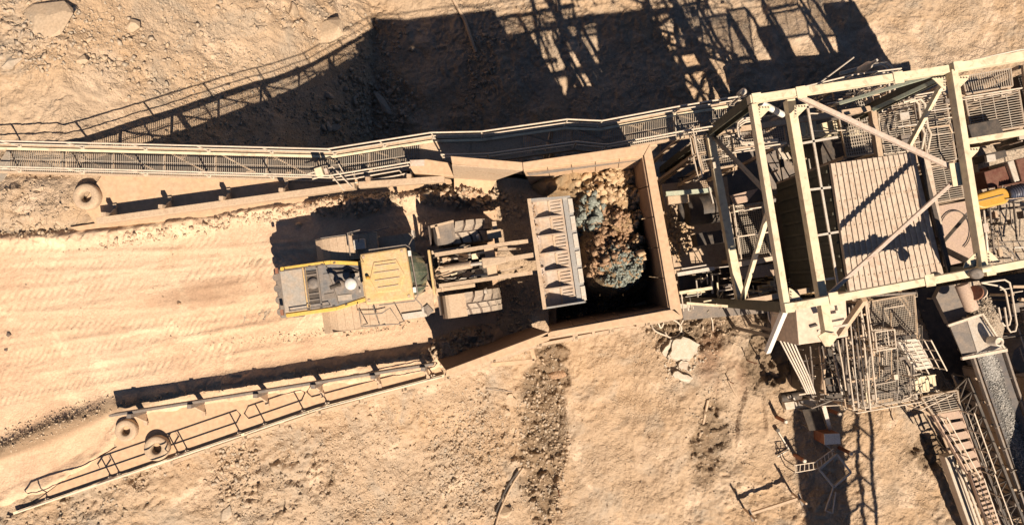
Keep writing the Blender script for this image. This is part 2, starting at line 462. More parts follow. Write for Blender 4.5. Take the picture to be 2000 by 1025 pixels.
# haul road: packed earth with tyre prints and loose windrows on both sides
ROAD = [P(x, y, 0) for x, y in ((-500, 480), (0, 462), (150, 455), (640, 388), (900, 372), (1010, 378), (1062, 430), (1062, 640), (880, 700), (850, 722), (262, 812), (215, 880), (110, 948), (0, 985), (-500, 1150))]
rx = np.arange(-27, 2.2, .05); ry = np.arange(-14, 5.5, .05)
RX, RY = np.meshgrid(rx, ry, indexing='ij')
RM = polymask(RX, RY, ROAD, 1.1)
RPX, RPY = px_of(RX, RY, 0 * RX)
Z = .07 + (fbm(RX, RY, .3, 3, 71) - .5) * .12 + (fbm(RX, RY, 2.6, 4, 72) - .5) * .035
edge = np.clip(1 - np.abs(RM - .55) / .45, 0, 1)
Z += edge * (.02 + .16 * sstep(.3, .7, fbm(RX, RY, 1.6, 4, 73)))
th = math.radians(8.0)
for (cx, cy, wd, ang, seed) in ((0, 485, .36, 3, 1), (0, 540, .42, 4, 2), (0, 600, .42, 9, 3), (0, 690, .45, 9, 4), (0, 730, .42, 8, 5), (0, 570, .4, 6, 6), (0, 655, .38, 6, 7), (0, 515, .3, 1, 8), (0, 630, .34, 2, 9), (0, 710, .3, 11, 10), (0, 760, .34, 9, 11), (0, 775, .4, 13, 12)):
    o = P(cx, cy, 0); a = math.radians(ang)
    s_ = (RX - o.x) * math.cos(a) + (RY - o.y) * math.sin(a); w_ = -(RX - o.x) * math.sin(a) + (RY - o.y) * math.cos(a)
    w_ = w_ + .25 * (fbm(RX, RY, .12, 2, 80 + seed) - .5)
    m_ = np.clip((wd - np.abs(w_)) / .1, 0, 1)
    pat = np.sin(2 * math.pi * (s_ + np.abs(w_) * .75 + .12 * fbm(RX, RY, 1, 2, 90 + seed)) / (.24 + .02 * (seed % 4)))
    fade = sstep(.32, .6, fbm(RX, RY, .5, 3, 95 + seed))
    Z += m_ * (.010 * np.clip(pat * 1.6, -1, 1) * fade - .012)
    Z += .016 * np.exp(-((np.abs(w_) - wd - .08) / .07) ** 2) * sstep(.45, .6, fbm(RX, RY, 1.2, 3, 99 + seed))
def along(line, soft):
    d = np.full(RX.shape, 1e9)
    for i in range(len(line) - 1):
        ax, ay = line[i].x, line[i].y; ex, ey = line[i + 1].x - ax, line[i + 1].y - ay
        t = np.clip(((RX - ax) * ex + (RY - ay) * ey) / (ex * ex + ey * ey), 0, 1)
        d = np.minimum(d, np.hypot(RX - ax - t * ex, RY - ay - t * ey))
    return np.exp(-(d / soft) ** 2)
low = along([P(x, y, 0) for x, y in ((-400, 1010), (0, 882), (120, 828), (240, 790), (420, 752), (600, 722), (840, 688))], .32)
Z += low * (.22 + .25 * (fbm(RX, RY, 1.7, 4, 101) - .5) + .07 * (cells(RX, RY, 3.2, 102) - .4) + .12 * sstep(-14, -17, RX))
upb = along([P(x, y, 0) for x, y in ((-300, 478), (0, 470), (180, 466), (420, 436), (600, 405), (860, 380))], .30)
Z += upb * (.12 + .2 * (fbm(RX, RY, 2.2, 4, 103) - .45) + .12 * (cells(RX, RY, 4.2, 104) - .4))
heap = blob(RPX, RPY, 905, 385, 75, 28, .1) + blob(RPX, RPY, 900, 675, 80, 30, -.3) + blob(RPX, RPY, 690, 395, 90, 30, -.1)
Z += np.clip(heap, 0, 1) * (.2 + .3 * (cells(RX, RY, 2.4, 105) - .3) + .2 * (cells(RX, RY, 5.4, 106) - .3))
lip = sstep(-.9, 1.2, RX)
Z -= lip * 1.2
Z = -.35 + (Z + .35) * np.clip(RM * 1.6, 0, 1)
sheet('haul_road', RX, RY, Z, M['road'], keep=RM > .02, tone=np.clip(low * .35 + low * .4 * sstep(-12, -15, RX) + heap * .1 + .5 * blob(RPX, RPY, 90, 850, 130, 22, -.35), 0, .8), red=.5 * blob(RPX, RPY, 420, 570, 130, 26, -.15) * sstep(.35, .6, fbm(RX, RY, .5, 3, 50)) + .3 * sstep(-4.5, -1.5, RX))
def road_z(x, y):
    i = np.clip(((x - rx[0]) / .05).astype(int), 0, len(rx) - 1); j = np.clip(((y - ry[0]) / .05).astype(int), 0, len(ry) - 1)
    inside = (x > rx[0]) & (x < rx[-1]) & (y > ry[0]) & (y < ry[-1])
    return np.where(inside & (RM[i, j] > .3), Z[i, j], -99)
def surface_z(x, y):
    x = np.atleast_1d(np.asarray(x, float)); y = np.atleast_1d(np.asarray(y, float))
    return np.maximum(ground_z(x, y), road_z(x, y))

# ------------------------------------------------------------------ rocks
import bmesh
def rock_mesh(name, m, n=12, seed=0, flat=.62, smooth=False):
    r = random.Random(seed); bm = bmesh.new()
    for _ in range(n):
        v = Vector((r.gauss(0, 1), r.gauss(0, 1), r.gauss(0, 1))).normalized()
        v = Vector((v.x * r.uniform(.75, 1.0), v.y * r.uniform(.6, .95), v.z * flat)); bm.verts.new(v)
    res = bmesh.ops.convex_hull(bm, input=bm.verts)
    bmesh.ops.delete(bm, geom=[g for g in res['geom_interior'] if isinstance(g, bmesh.types.BMVert)], context='VERTS')
    me = bpy.data.meshes.new(name); bm.to_mesh(me); bm.free()
    me.materials.append(m)
    return me
VAR = []
for k in range(10):
    me = rock_mesh('rock_shape', M['rock'], 8 + k % 3, 100 + k, .6 + .08 * (k % 4))
    v = np.zeros(len(me.vertices) * 3); me.vertices.foreach_get('co', v); v = v.reshape(-1, 3)
    me.calc_loop_triangles(); f = np.zeros(len(me.loop_triangles) * 3, int); me.loop_triangles.foreach_get('vertices', f); f = f.reshape(-1, 3)
    VAR.append((v, f)); bpy.data.meshes.remove(me)
def rubble(name, pts, size, m, label=None, parent=None, seed=3, sink=.25, zf=None):
    """thousands of loose stones joined into one mesh; pts (n,2 or 3), size (n,)"""
    r = np.random.default_rng(seed); n = len(pts)
    if n == 0: return
    z = (zf or surface_z)(pts[:, 0], pts[:, 1]) if pts.shape[1] == 2 else pts[:, 2]
    VV = []; FF = []; b = 0
    k = r.integers(0, len(VAR), n); yaw = r.random(n) * 6.283; st = .7 + r.random((n, 3)) * .6
    tilt = (r.random((n, 2)) - .5) * .9
    for kk in range(len(VAR)):
        idx = np.where(k == kk)[0]
        if not len(idx): continue
        v, f = VAR[kk]
        A = v[None] * st[idx][:, None] * size[idx][:, None, None]
        A[..., 2] += A[..., 0] * tilt[idx, 0][:, None] * .6 + A[..., 1] * tilt[idx, 1][:, None] * .6
        c = np.cos(yaw[idx])[:, None]; s = np.sin(yaw[idx])[:, None]
        B = np.stack([A[..., 0] * c - A[..., 1] * s + pts[idx, 0][:, None], A[..., 0] * s + A[..., 1] * c + pts[idx, 1][:, None], A[..., 2] + (z[idx] + size[idx] * (.34 - sink))[:, None]], -1)
        VV.append(B.reshape(-1, 3)); F = f[None] + (np.arange(len(idx)) * len(v))[:, None, None] + b
        FF.append(F.reshape(-1, 3)); b += len(idx) * len(v)
    V = np.concatenate(VV); F = np.concatenate(FF)
    if parent is not None: V = V - np.array(parent.location)
    me = bpy.data.meshes.new(name)
    me.vertices.add(len(V)); me.vertices.foreach_set('co', V.astype(np.float32).reshape(-1))
    me.loops.add(F.size); me.loops.foreach_set('vertex_index', F.reshape(-1).astype(np.int32))
    me.polygons.add(len(F)); me.polygons.foreach_set('loop_start', (np.arange(len(F)) * 3).astype(np.int32))
    me.update(calc_edges=True); me.materials.append(m)
    o = bpy.data.objects.new(name, me); COL.objects.link(o); o['kind'] = 'stuff'
    o.parent = parent
    if label: o['label'] = label
    if parent is None: o['category'] = 'rubble'
    return o
def scatter(cx, cy, rx_, ry_, n, rot=0, z=None, seed=0):
    """n world points round a photographed patch (pixel ellipse), thinning outwards"""
    r = np.random.default_rng(seed + int(cx * 7 + cy)); a = r.random(n) * 6.283; d = np.sqrt(r.random(n)) * (.75 + .4 * r.random(n))
    ex = np.cos(a) * d * rx_; ey = np.sin(a) * d * ry_
    c, s = math.cos(rot), math.sin(rot)
    px = cx + ex * c - ey * s; py = cy + ex * s + ey * c
    if z is None:
        q = P(cx, cy, 0); z = float(surface_z(q.x, q.y)[0])
        for _ in range(6):
            q = P(cx, cy, z); z = float(surface_z(q.x, q.y)[0])
    w = [P(a_, b_, z) for a_, b_ in zip(px, py)]
    return np.array([(p.x, p.y) for p in w])
def sizes(n, a, b, seed=0):
    r = np.random.default_rng(seed + n); return a * (b / a) ** (r.random(n) ** 3.0)
# (cx, cy, rx, ry, count, min size, max size, rotation)
RUB = [(340, 110, 170, 100, 1500, .03, .17, 0), (90, 60, 130, 80, 900, .03, .2, 0), (620, 40, 190, 70, 1500, .03, .2, 0), (480, 170, 120, 60, 900, .03, .12, -.3), (560, 250, 160, 50, 600, .03, .16, -.3),
       (745, 205, 70, 60, 1000, .05, .28, .9), (660, 240, 60, 40, 260, .05, .3, 0), (940, 130, 30, 110, 500, .04, .22, .15), (960, 60, 60, 60, 300, .03, .15, 0), (1070, 60, 60, 60, 200, .03, .15, 0),
       (100, 960, 240, 90, 1100, .03, .16, -.3), (470, 880, 40, 120, 700, .03, .18, .15), (600, 930, 160, 100, 1300, .025, .12, 0), (780, 850, 190, 150, 1500, .025, .11, 0), (920, 870, 80, 120, 2200, .03, .13, .1), (1060, 850, 55, 180, 1800, .03, .17, 0),
       (1345, 650, 90, 60, 700, .03, .15, 0), (1385, 850, 50, 120, 500, .03, .12, .1), (1250, 800, 220, 200, 900, .02, .07, 0), (1480, 900, 160, 120, 500, .02, .09, 0), (1800, 900, 80, 110, 350, .02, .07, 0), (850, 990, 220, 50, 1200, .03, .14, 0), (1300, 860, 330, 230, 3200, .012, .06, 0), (500, 130, 520, 160, 2600, .012, .08, 0), (600, 900, 420, 160, 2600, .012, .07, 0), (1860, 60, 180, 80, 500, .012, .05, 0)]
pp = []; sz = []
for i, (cx, cy, a, b, n, s0, s1, ro) in enumerate(RUB):
    pp.append(scatter(cx, cy, a, b, n, ro, seed=i)); sz.append(sizes(n, s0, s1, i))
pp = np.concatenate(pp); sz = np.concatenate(sz)
inpad = polymask(pp[:, 0], pp[:, 1], PAD, .05) > .5
rubble('ground_rubble', pp[~inpad][::2], sz[~inpad][::2], M['rock'], 'loose dusty stones scattered over the bare ground')
rubble('ground_rubble', pp[~inpad][1::2], sz[~inpad][1::2], M['rockgrey'], 'loose greyish stones scattered over the bare ground', seed=4)
RR = [(75, 395, 110, 50, 420, .02, .11, 0), (60, 450, 90, 16, 160, .03, .16, 0), (400, 445, 240, 12, 500, .03, .14, -.17), (700, 400, 110, 22, 420, .04, .18, -.1), (900, 385, 90, 24, 420, .04, .2, .05), (560, 735, 320, 9, 500, .02, .09, -.16),
      (100, 830, 150, 26, 700, .02, .08, -.35), (900, 670, 70, 28, 420, .04, .16, -.4), (1010, 590, 45, 60, 300, .03, .13, 0), (640, 650, 220, 12, 250, .02, .08, -.1), (300, 560, 320, 130, 160, .015, .05, 0), (990, 400, 40, 30, 150, .04, .15, 0)]
pp = []; sz = []
for i, (cx, cy, a, b, n, s0, s1, ro) in enumerate(RR):
    pp.append(scatter(cx, cy, a, b, n, ro, z=0.0, seed=50 + i)); sz.append(sizes(n, s0, s1, 50 + i))
rubble('road_rubble', np.concatenate(pp), np.concatenate(sz), M['rock'], 'loose stones in the windrows along the haul road', seed=9, sink=.1)

def solve_ground(px, py):
    z = 0
    for _ in range(8):
        q = P(px, py, z); z = z * .3 + .7 * float(surface_z(q.x, q.y)[0])
    return P(px, py, z)
def boulder(label, px, py, size, seed, m='rock', stretch=(1, 1, 1), rz=0, cat='boulder', z=None, sink=.3):
    me = rock_mesh('boulder', M[m], 22, seed, .75)
    q = solve_ground(px, py) if z is None else P(px, py, z)
    for v in me.vertices: v.co = Vector((v.co.x * size * stretch[0], v.co.y * size * stretch[1], v.co.z * size * stretch[2]))
    o = bpy.data.objects.new('boulder', me); COL.objects.link(o)
    o.location = q + Vector((0, 0, size * stretch[2] * (.5 - sink))); o.rotation_euler = (random.uniform(-.2, .2), random.uniform(-.2, .2), rz)
    return tag(o, label, cat)
boulder('largest flat topped boulder, half buried in the top left corner of the ground', 92, 38, 1.15, 1, 'rock', (1.25, .9, .32), .1)
boulder('square shouldered boulder casting a hooked shadow right of the biggest corner boulder', 258, 52, .48, 2, 'rock', (1, .9, .6))
boulder('small wedge shaped boulder in the left dirt slope above the walkway shadow', 160, 118, .33, 3, 'rock', (1, 1, .7))
boulder('low rounded boulder near the left edge above the walkway', 25, 125, .42, 4, 'rockgrey', (1.3, .8, .5), .3)
boulder('tall upright rock throwing a narrow shadow at the top of the slope', 575, 22, .42, 5, 'rock', (.6, 1.2, 1.4), 0)
boulder('broad domed boulder with a curved shadow under the top edge', 640, 62, 1.0, 6, 'rock', (1.3, .9, .5), .1)
boulder('long pale slab of rock lying in the shadow beside smaller broken stones', 750, 208, .82, 7, 'rockgrey', (1.5, .45, .5), -1.05)
boulder('upper of two short pale rocks left of the long slab in the shade', 640, 186, .36, 8, 'rockgrey', (1.3, .7, .6), -.5)
boulder('pale triangular rock at the foot of the slope just above the walkway', 652, 252, .42, 9, 'rockgrey', (1.2, .7, .6), .2)
boulder('pale upright rock chip touching the triangular rock above the walkway', 642, 248, .33, 10, 'rockgrey', (.6, 1.2, .6), .3)
boulder('shaded block of rock immediately right of the long pale slab', 765, 183, .4, 11, 'rockgrey', (1, .8, .7), .5)
boulder('single dark stone lying alone on the packed haul road', 18, 653, .12, 12, 'rubber', (1, 1, .8), 0, 'stone')
boulder('dark stone lower of the pair at the left end of the road', 13, 682, .1, 13, 'rubber', (1, 1, .8), 0, 'stone')
boulder('brown clod on the road between the tyre tracks', 350, 592, .1, 14, 'orebrown', (1, 1, .8), 0, 'stone')
boulder('rock standing in the machine shade behind the loader fender', 583, 438, .16, 15, 'rock', (1, 1, .8), 0, 'stone')
boulder('rounded rock at the edge of the loader shadow by the upper barrier', 768, 392, .22, 16, 'rock', (1, 1.4, .8), 0, 'stone')
boulder('grey stone at the bottom left end of the dry gully', 442, 1003, .32, 17, 'rockgrey', (.8, 1.3, .6), -.5)
boulder('small block with a dark shadow on the lower slope below the barrier', 720, 815, .2, 18, 'rock', (1.2, .8, .7), 0)
boulder('pale rock on the smooth bank right of the lower barrier end', 990, 805, .3, 19, 'rock', (1, .9, .6), 0)
boulder('dark crusted lump at the top of the dark soil strip', 1090, 732, .5, 20, 'orebrown', (1.3, .7, .5), .2)
boulder('pale rock beside the pipe at the bottom of the dark strip', 985, 1000, .42, 21, 'rock', (1.2, .9, .6), .2)
# ------------------------------------------------------------------ shared steelwork builders
def shift(p, z): return Vector((p.x, p.y, z))
def rail_run(parent, top, deckz, drop=None, r=.030, post_every=2.25, m='rail', mid=.55, label=None, ends=True):
    """handrail: top and middle rail as one part, every post a sub-part. top: list of world points of the top rail"""
    b = MB(); b.tube(top, r, 6); b.tube([p - Vector((0, 0, mid)) for p in top], r * .8, 6)
    h = b.build('handrail', M[m], parent)
    for i in range(len(top) - 1):
        a, c = top[i], top[i + 1]; n = max(1, round((c - a).length / post_every))
        for k in range(n + (1 if i == len(top) - 2 else 0)):
            p = a.lerp(c, k / n); q = MB(); q.tube([p - Vector((0, 0, 1.12)), p], r * 1.05, 6)
            q.box(p - Vector((0, 0, 1.08)), (.14, .09, .1)); q.build('post', M[m], h)
    return h
def grating(parent, A, B, C, D, pitch=.1, cross=.5, bar=.018, name='grating', m='grate', deep=.035):
    """open steel grating between edges A-B and D-C: bars run from AB to DC"""
    A, B, C, D = map(Vector, (A, B, C, D)); b = MB()
    n = max(2, int((B - A).length / pitch)); deep = min(deep, .022)
    for k in range(n + 1):
        t = k / n; b.bar(A.lerp(B, t), D.lerp(C, t), bar, deep)
    k2 = max(1, int((D - A).length / cross))
    for k in range(k2 + 1):
        t = k / k2; p = A.lerp(D, t); q = B.lerp(C, t); b.bar(p - Vector((0, 0, .004)), q - Vector((0, 0, .004)), bar, deep * .8)
    return b.build(name, M[m], parent, kind='stuff')
def arc(c, r, a0, a1, n=8, z=None):
    return [Vector((c[0] + r * math.cos(a0 + (a1 - a0) * i / n), c[1] + r * math.sin(a0 + (a1 - a0) * i / n), c[2])) for i in range(n + 1)]
def px_path(pts, z): return [P(a, b, z if not isinstance(z, (list, tuple)) else z[i]) for i, (a, b) in enumerate(pts)]

# ------------------------------------------------------------------ long walkway above the upper side of the road
far_px = [(-80, 273), (0, 275), (640, 291), (842, 259), (940, 257), (1108, 233), (1176, 236), (1330, 207), (1440, 189)]
near_px = [(-80, 323), (0, 325), (642, 343), (800, 317), (862, 302), (952, 301), (1126, 277), (1186, 283), (1345, 254), (1432, 240)]
WZ = 0.12
def walkway():
    far = [P(x, y, WZ + 1.1) for x, y in far_px]; near = [P(x, y, WZ + 1.1) for x, y in near_px]
    t = thing('walkway', 'long narrow grated steel walkway with handrails running along the upper side of the road', 'walkway', shift(P(640, 320, 0), 0))
    rail_run(t, far, WZ, r=.033); rail_run(t, near[:4], WZ, r=.033); rail_run(t, near[4:], WZ, r=.033)
    F = [shift(p, WZ) for p in far]; N = [shift(p, WZ) for p in near]
    def at(L, x):
        for i in range(len(L) - 1):
            if L[i].x <= x <= L[i + 1].x or i == len(L) - 2:
                return L[i].lerp(L[i + 1], (x - L[i].x) / (L[i + 1].x - L[i].x))
    for L, s in ((F, 1), (N, -1)):
        b = MB()
        for i in range(len(L) - 1): b.bar(L[i] + Vector((0, .05 * s, -.1)), L[i + 1] + Vector((0, .05 * s, -.1)), .09, .26)
        b.build('stringer', M['tan'], t)
    b = MB()                                           # kick plate
    for i in range(len(F) - 1): b.bar(F[i] + Vector((0, -.1, .06)), F[i + 1] + Vector((0, -.1, .06)), .10, .05)
    b.build('kick_plate', M['cream'], t)
    x = P(-60, 300, 0).x; stops = []
    ks = [at(F, P(a, 290, WZ).x) for a in (0, 120, 240, 358, 476, 594)]
    x0 = P(-80, 300, WZ).x; x1 = P(1420, 200, WZ).x; nseg = 15
    for k in range(nseg):
        xa = x0 + (x1 - x0) * k / nseg; xb = x0 + (x1 - x0) * (k + 1) / nseg - .03
        solid = 9 <= k <= 10
        if solid:
            q = MB(); q.slab([at(F, xa), at(F, xb), at(N, xb), at(N, xa)], .02); q.build('deck_plate', M['tan'], t)
        else:
            grating(t, at(F, xa), at(F, xb), at(N, xb), at(N, xa), .075, .38, .022)
        q = MB(); q.bar(at(F, xb) - Vector((0, 0, .12)), at(N, xb) - Vector((0, 0, .12)), .08, .14); q.build('cross_beam', M['tan'], t)
        q = MB(); q.bar(at(F, xa) - Vector((0, 0, .2)), at(N, xb) - Vector((0, 0, .2)), .06, .06); q.build('brace', M['tan'], t)
    # trestle legs down to the lower ground
    for a in (150, 330, 520, 700, 880, 1080, 1260):
        for L in (F, N):
            p = at(L, P(a, 300, WZ).x); g = float(surface_z(p.x, p.y)[0]) - .3
            if g < -1:
                q = MB(); q.bar((p.x, p.y, -.2), (p.x, p.y, g), .16, .16); q.build('leg', M['tan'], t)
        p = at(F, P(a, 300, WZ).x); r = at(N, P(a, 300, WZ).x); g = max(float(surface_z(p.x, p.y)[0]), -12)
        if g < -2:
            q = MB(); q.bar((p.x, p.y, -.5), (r.x, r.y, g + .5), .07, .07); q.build('brace', M['tan'], t)
walkway()
# sign box and rail gate at the walkway bend
t = thing('rail_gate', 'small gate frame of bent handrail tubes beside the walkway bend', 'gate', P(660, 350, 0))
for k, pts in enumerate((((600, 340), (650, 326), (688, 366)), ((610, 350), (646, 340), (672, 372)), ((650, 352), (700, 348)), ((655, 364), (780, 342), (795, 338)), ((672, 352), (700, 347), (780, 333), (790, 345), (786, 352)), ((640, 366), (690, 357)), ((690, 372), (660, 318)))):
    q = MB(); q.tube(px_path(pts, .9 - .07 * k), .028); q.build('tube', M['rail'], t)
t = thing('isolator_box', 'yellowish square switch box fixed to the walkway handrail at its bend', 'box', P(625, 340, 1.0))
q = MB(); q.box(P(624, 336, 1.25), (.28, .3, .3), .3); q.build('cabinet', M['cream'], t, bevel=.02)
q = MB(); q.box(P(638, 335, 1.2), (.12, .2, .22), .3); q.build('cover', M['pink'], t)
q = MB(); q.tube([P(624, 336, 1.2), P(624, 336, .1)], .025); q.build('bracket', M['tan'], t)

# ------------------------------------------------------------------ retaining walls of the raised pad
def wall(label, line, zt=-.05, m='tan', panel=1.6, thick=.12, nm='retaining_wall'):
    pts = [P(x, y, 0) for x, y in line]; t = thing(nm, label, 'wall', pts[len(pts) // 2])
    for i in range(len(pts) - 1):
        a, c = pts[i], pts[i + 1]; n = max(1, round((c - a).length / panel))
        for k in range(n):
            p = a.lerp(c, k / n + .004); q = a.lerp(c, (k + 1) / n - .004)
            g = min(float(surface_z(p.x, p.y + .0)[0]), float(base_height(np.array([p.x]), np.array([p.y + (1 if p.y > 0 else -1) * 2]))[0])) - .4
            if g > -.3: continue
            b = MB(); b.bar((p.x, p.y, (zt + g) / 2), (q.x, q.y, (zt + g) / 2), thick, zt - g); b.build('panel', M[m], t)
            b = MB(); b.bar((p.x, p.y, zt), (p.x, p.y, g), .2, .26); b.build('rib', M[m], t)
wall('tall panelled steel retaining wall holding up the pad under the walkway', [(170, 336), (640, 343), (800, 338), (1024, 318), (1285, 282)])
wall('low panelled retaining wall below the lower handrail of the pad', [(330, 905), (620, 806), (872, 738), (1052, 674), (1334, 619)])

# flat aprons under the barriers
def apron(label, px, z, th=.25, m='tan'):
    b = MB(); b.slab([P(x, y, z) for x, y in px], th); return b.build('apron_slab', M[m], None, label=label, cat='slab', bevel=.01)
M['slab'] = mat('dusty apron slab', (.60, .39, .235), dust=.5, dcol=(.58, .40, .26), bump=.2, scale=1.2, vary=.15)
apron('long flat dusty slab under the upper crash barrier with an old tyre at its end', [(210, 338), (642, 346), (800, 338), (880, 350), (884, 358), (640, 398), (150, 450), (135, 444), (185, 436), (160, 400), (200, 340)], .10, .3, 'slab')
apron('flat dusty slab between the lower crash barrier and the lower handrail', [(203, 800), (268, 796), (850, 702), (868, 734), (618, 800), (300, 904), (60, 986), (140, 925), (228, 872), (205, 838)], .045, .3, 'slab')

# ------------------------------------------------------------------ crash barriers
def barrier(label, a, b, posts, side, w=.24, h=.42, z=.85, m='tan'):
    A, B = P(*a, z), P(*b, z); t = thing('crash_barrier', label, 'barrier', shift(A.lerp(B, .5), .1))
    q = MB(); q.bar(A - Vector((0, 0, h / 2)), B - Vector((0, 0, h / 2)), w, h); q.build('beam', M[m], t, bevel=.015)
    d = (B - A).normalized(); n = Vector((-d.y, d.x, 0)) * side
    for x in posts:
        s = (x - a[0]) / (b[0] - a[0]); p = A.lerp(B, s)
        q = MB(); q.bar(p + n * (w / 2 + .06) + Vector((0, 0, .16)), p + n * (w / 2 + .06) - Vector((0, 0, z - .08)), .16, .14); q.build('post', M[m], t)
        q = MB(); q.hexa([p + n * (.2) + d * .04 - Vector((0, 0, z - .1)), p + n * .55 + d * .04 - Vector((0, 0, z - .1)), p + n * .2 + d * .04 - Vector((0, 0, .2))],
                         [p + n * (.2) - d * .04 - Vector((0, 0, z - .1)), p + n * .55 - d * .04 - Vector((0, 0, z - .1)), p + n * .2 - d * .04 - Vector((0, 0, .2))])
        q.box(p + n * .58 - Vector((0, 0, z - .16)), (.14, .16, .08), math.atan2(d.y, d.x)); q.build('stay', M['tan'], t)
    return t
barrier('long straight steel crash barrier on stays along the upper edge of the road', (188, 431), (692, 362), (208, 318, 436, 552), 1)
barrier('second length of crash barrier ending against the upper hopper wing', (700, 361), (868, 349), (720, 800), 1, h=.3)
barrier('crash barrier along the lower edge of the road, leaning on stays', (212, 812), (846, 711), (255, 372, 500, 612, 728, 826), -1, w=.10, h=.5, z=1.08, m='grey')

# ------------------------------------------------------------------ lower handrail made of looped panels
t = thing('handrail_fence', 'low handrail of looped tube panels along the lower edge of the pad', 'handrail', P(450, 880, 0))
line = [(28, 1001), (620, 798), (868, 733)]
def on_line(x):
    for i in range(2):
        if x <= line[i + 1][0] or i == 1:
            s = (x - line[i][0]) / (line[i + 1][0] - line[i][0]); return line[i][1] + s * (line[i + 1][1] - line[i][1])
for a, b in ((36, 208), (182, 345), (320, 470), (478, 600), (604, 862)):
    top = []
    for z_, rev in ((1.12, 0), (.62, 1)):
        pts = [P(x, on_line(x), z_) for x in (a + 8, (a + b) / 2, b - 8)]
        top += pts if not rev else pts[::-1]
    e1 = P(a, on_line(a), .87); e2 = P(b, on_line(b), .87)
    q = MB(); q.tube(top[:3] + [e2] + top[3:] + [e1], .028, 6, closed=True); h = q.build('rail_loop', M['rail'], t)
    for x in ((a + 22), (b - 22)):
        p = P(x, on_line(x), 1.1); q = MB(); q.tube([p, shift(p, .0)], .03); q.box(shift(p, .12), (.16, .1, .05)); q.build('post', M['rail'], h)
q = MB()
for i in range(2): q.bar(P(*line[i], .14), P(*line[i + 1], .14), .1, .12)
q.build('kerb_angle', M['cream'], t)

# ------------------------------------------------------------------ old tyres lying on the ground
def old_tyre(label, px, py, R, z=.12, tw=.45):
    R *= .92; tw *= .75; c = P(px, py, z); t = thing('tyre', label, 'tyre', c)
    pr = []
    for k in range(17):
        a = -math.pi / 2 + math.pi * 2 * k / 16
        sa, ca = math.sin(a), math.cos(a); pr.append((tw / 2 + math.copysign(abs(sa) ** .55, sa) * tw / 2, R * .70 + math.copysign(abs(ca) ** .6, ca) * R * .30))
    b = MB(); n = 32; vs = []; fs = []
    for s, r in pr[:-1]:
        for k in range(n):
            a = 2 * math.pi * k / n; vs.append((c.x + r * math.cos(a), c.y + r * math.sin(a), c.z + s))
    for i in range(16):
        for k in range(n): fs.append((i * n + k, i * n + (k + 1) % n, ((i + 1) % 16) * n + (k + 1) % n, ((i + 1) % 16) * n + k))
    b.add(vs, fs, True); b.build('tyre_body', M['tyre'], t)
    b = MB()
    for k in range(26):
        a = 2 * math.pi * k / 26; p = c + Vector((math.cos(a) * R * .985, math.sin(a) * R * .985, tw / 2)); b.box(p - Vector((math.cos(a), math.sin(a), 0)) * R * .035, (.04, .05, tw * .5), a)
    b.build('tread', M['tyre'], t, kind='stuff')
    return t
old_tyre('large dust filled tyre lying flat at the left end of the upper slab', 177, 386, .56, .05, .5)
old_tyre('dusty tyre lying flat at the left end of the lower crash barrier', 252, 838, .46, .02, .4)
old_tyre('dusty tyre lying flat beside the lower handrail, crossed by the rail shadow', 312, 872, .52, .05, .45)

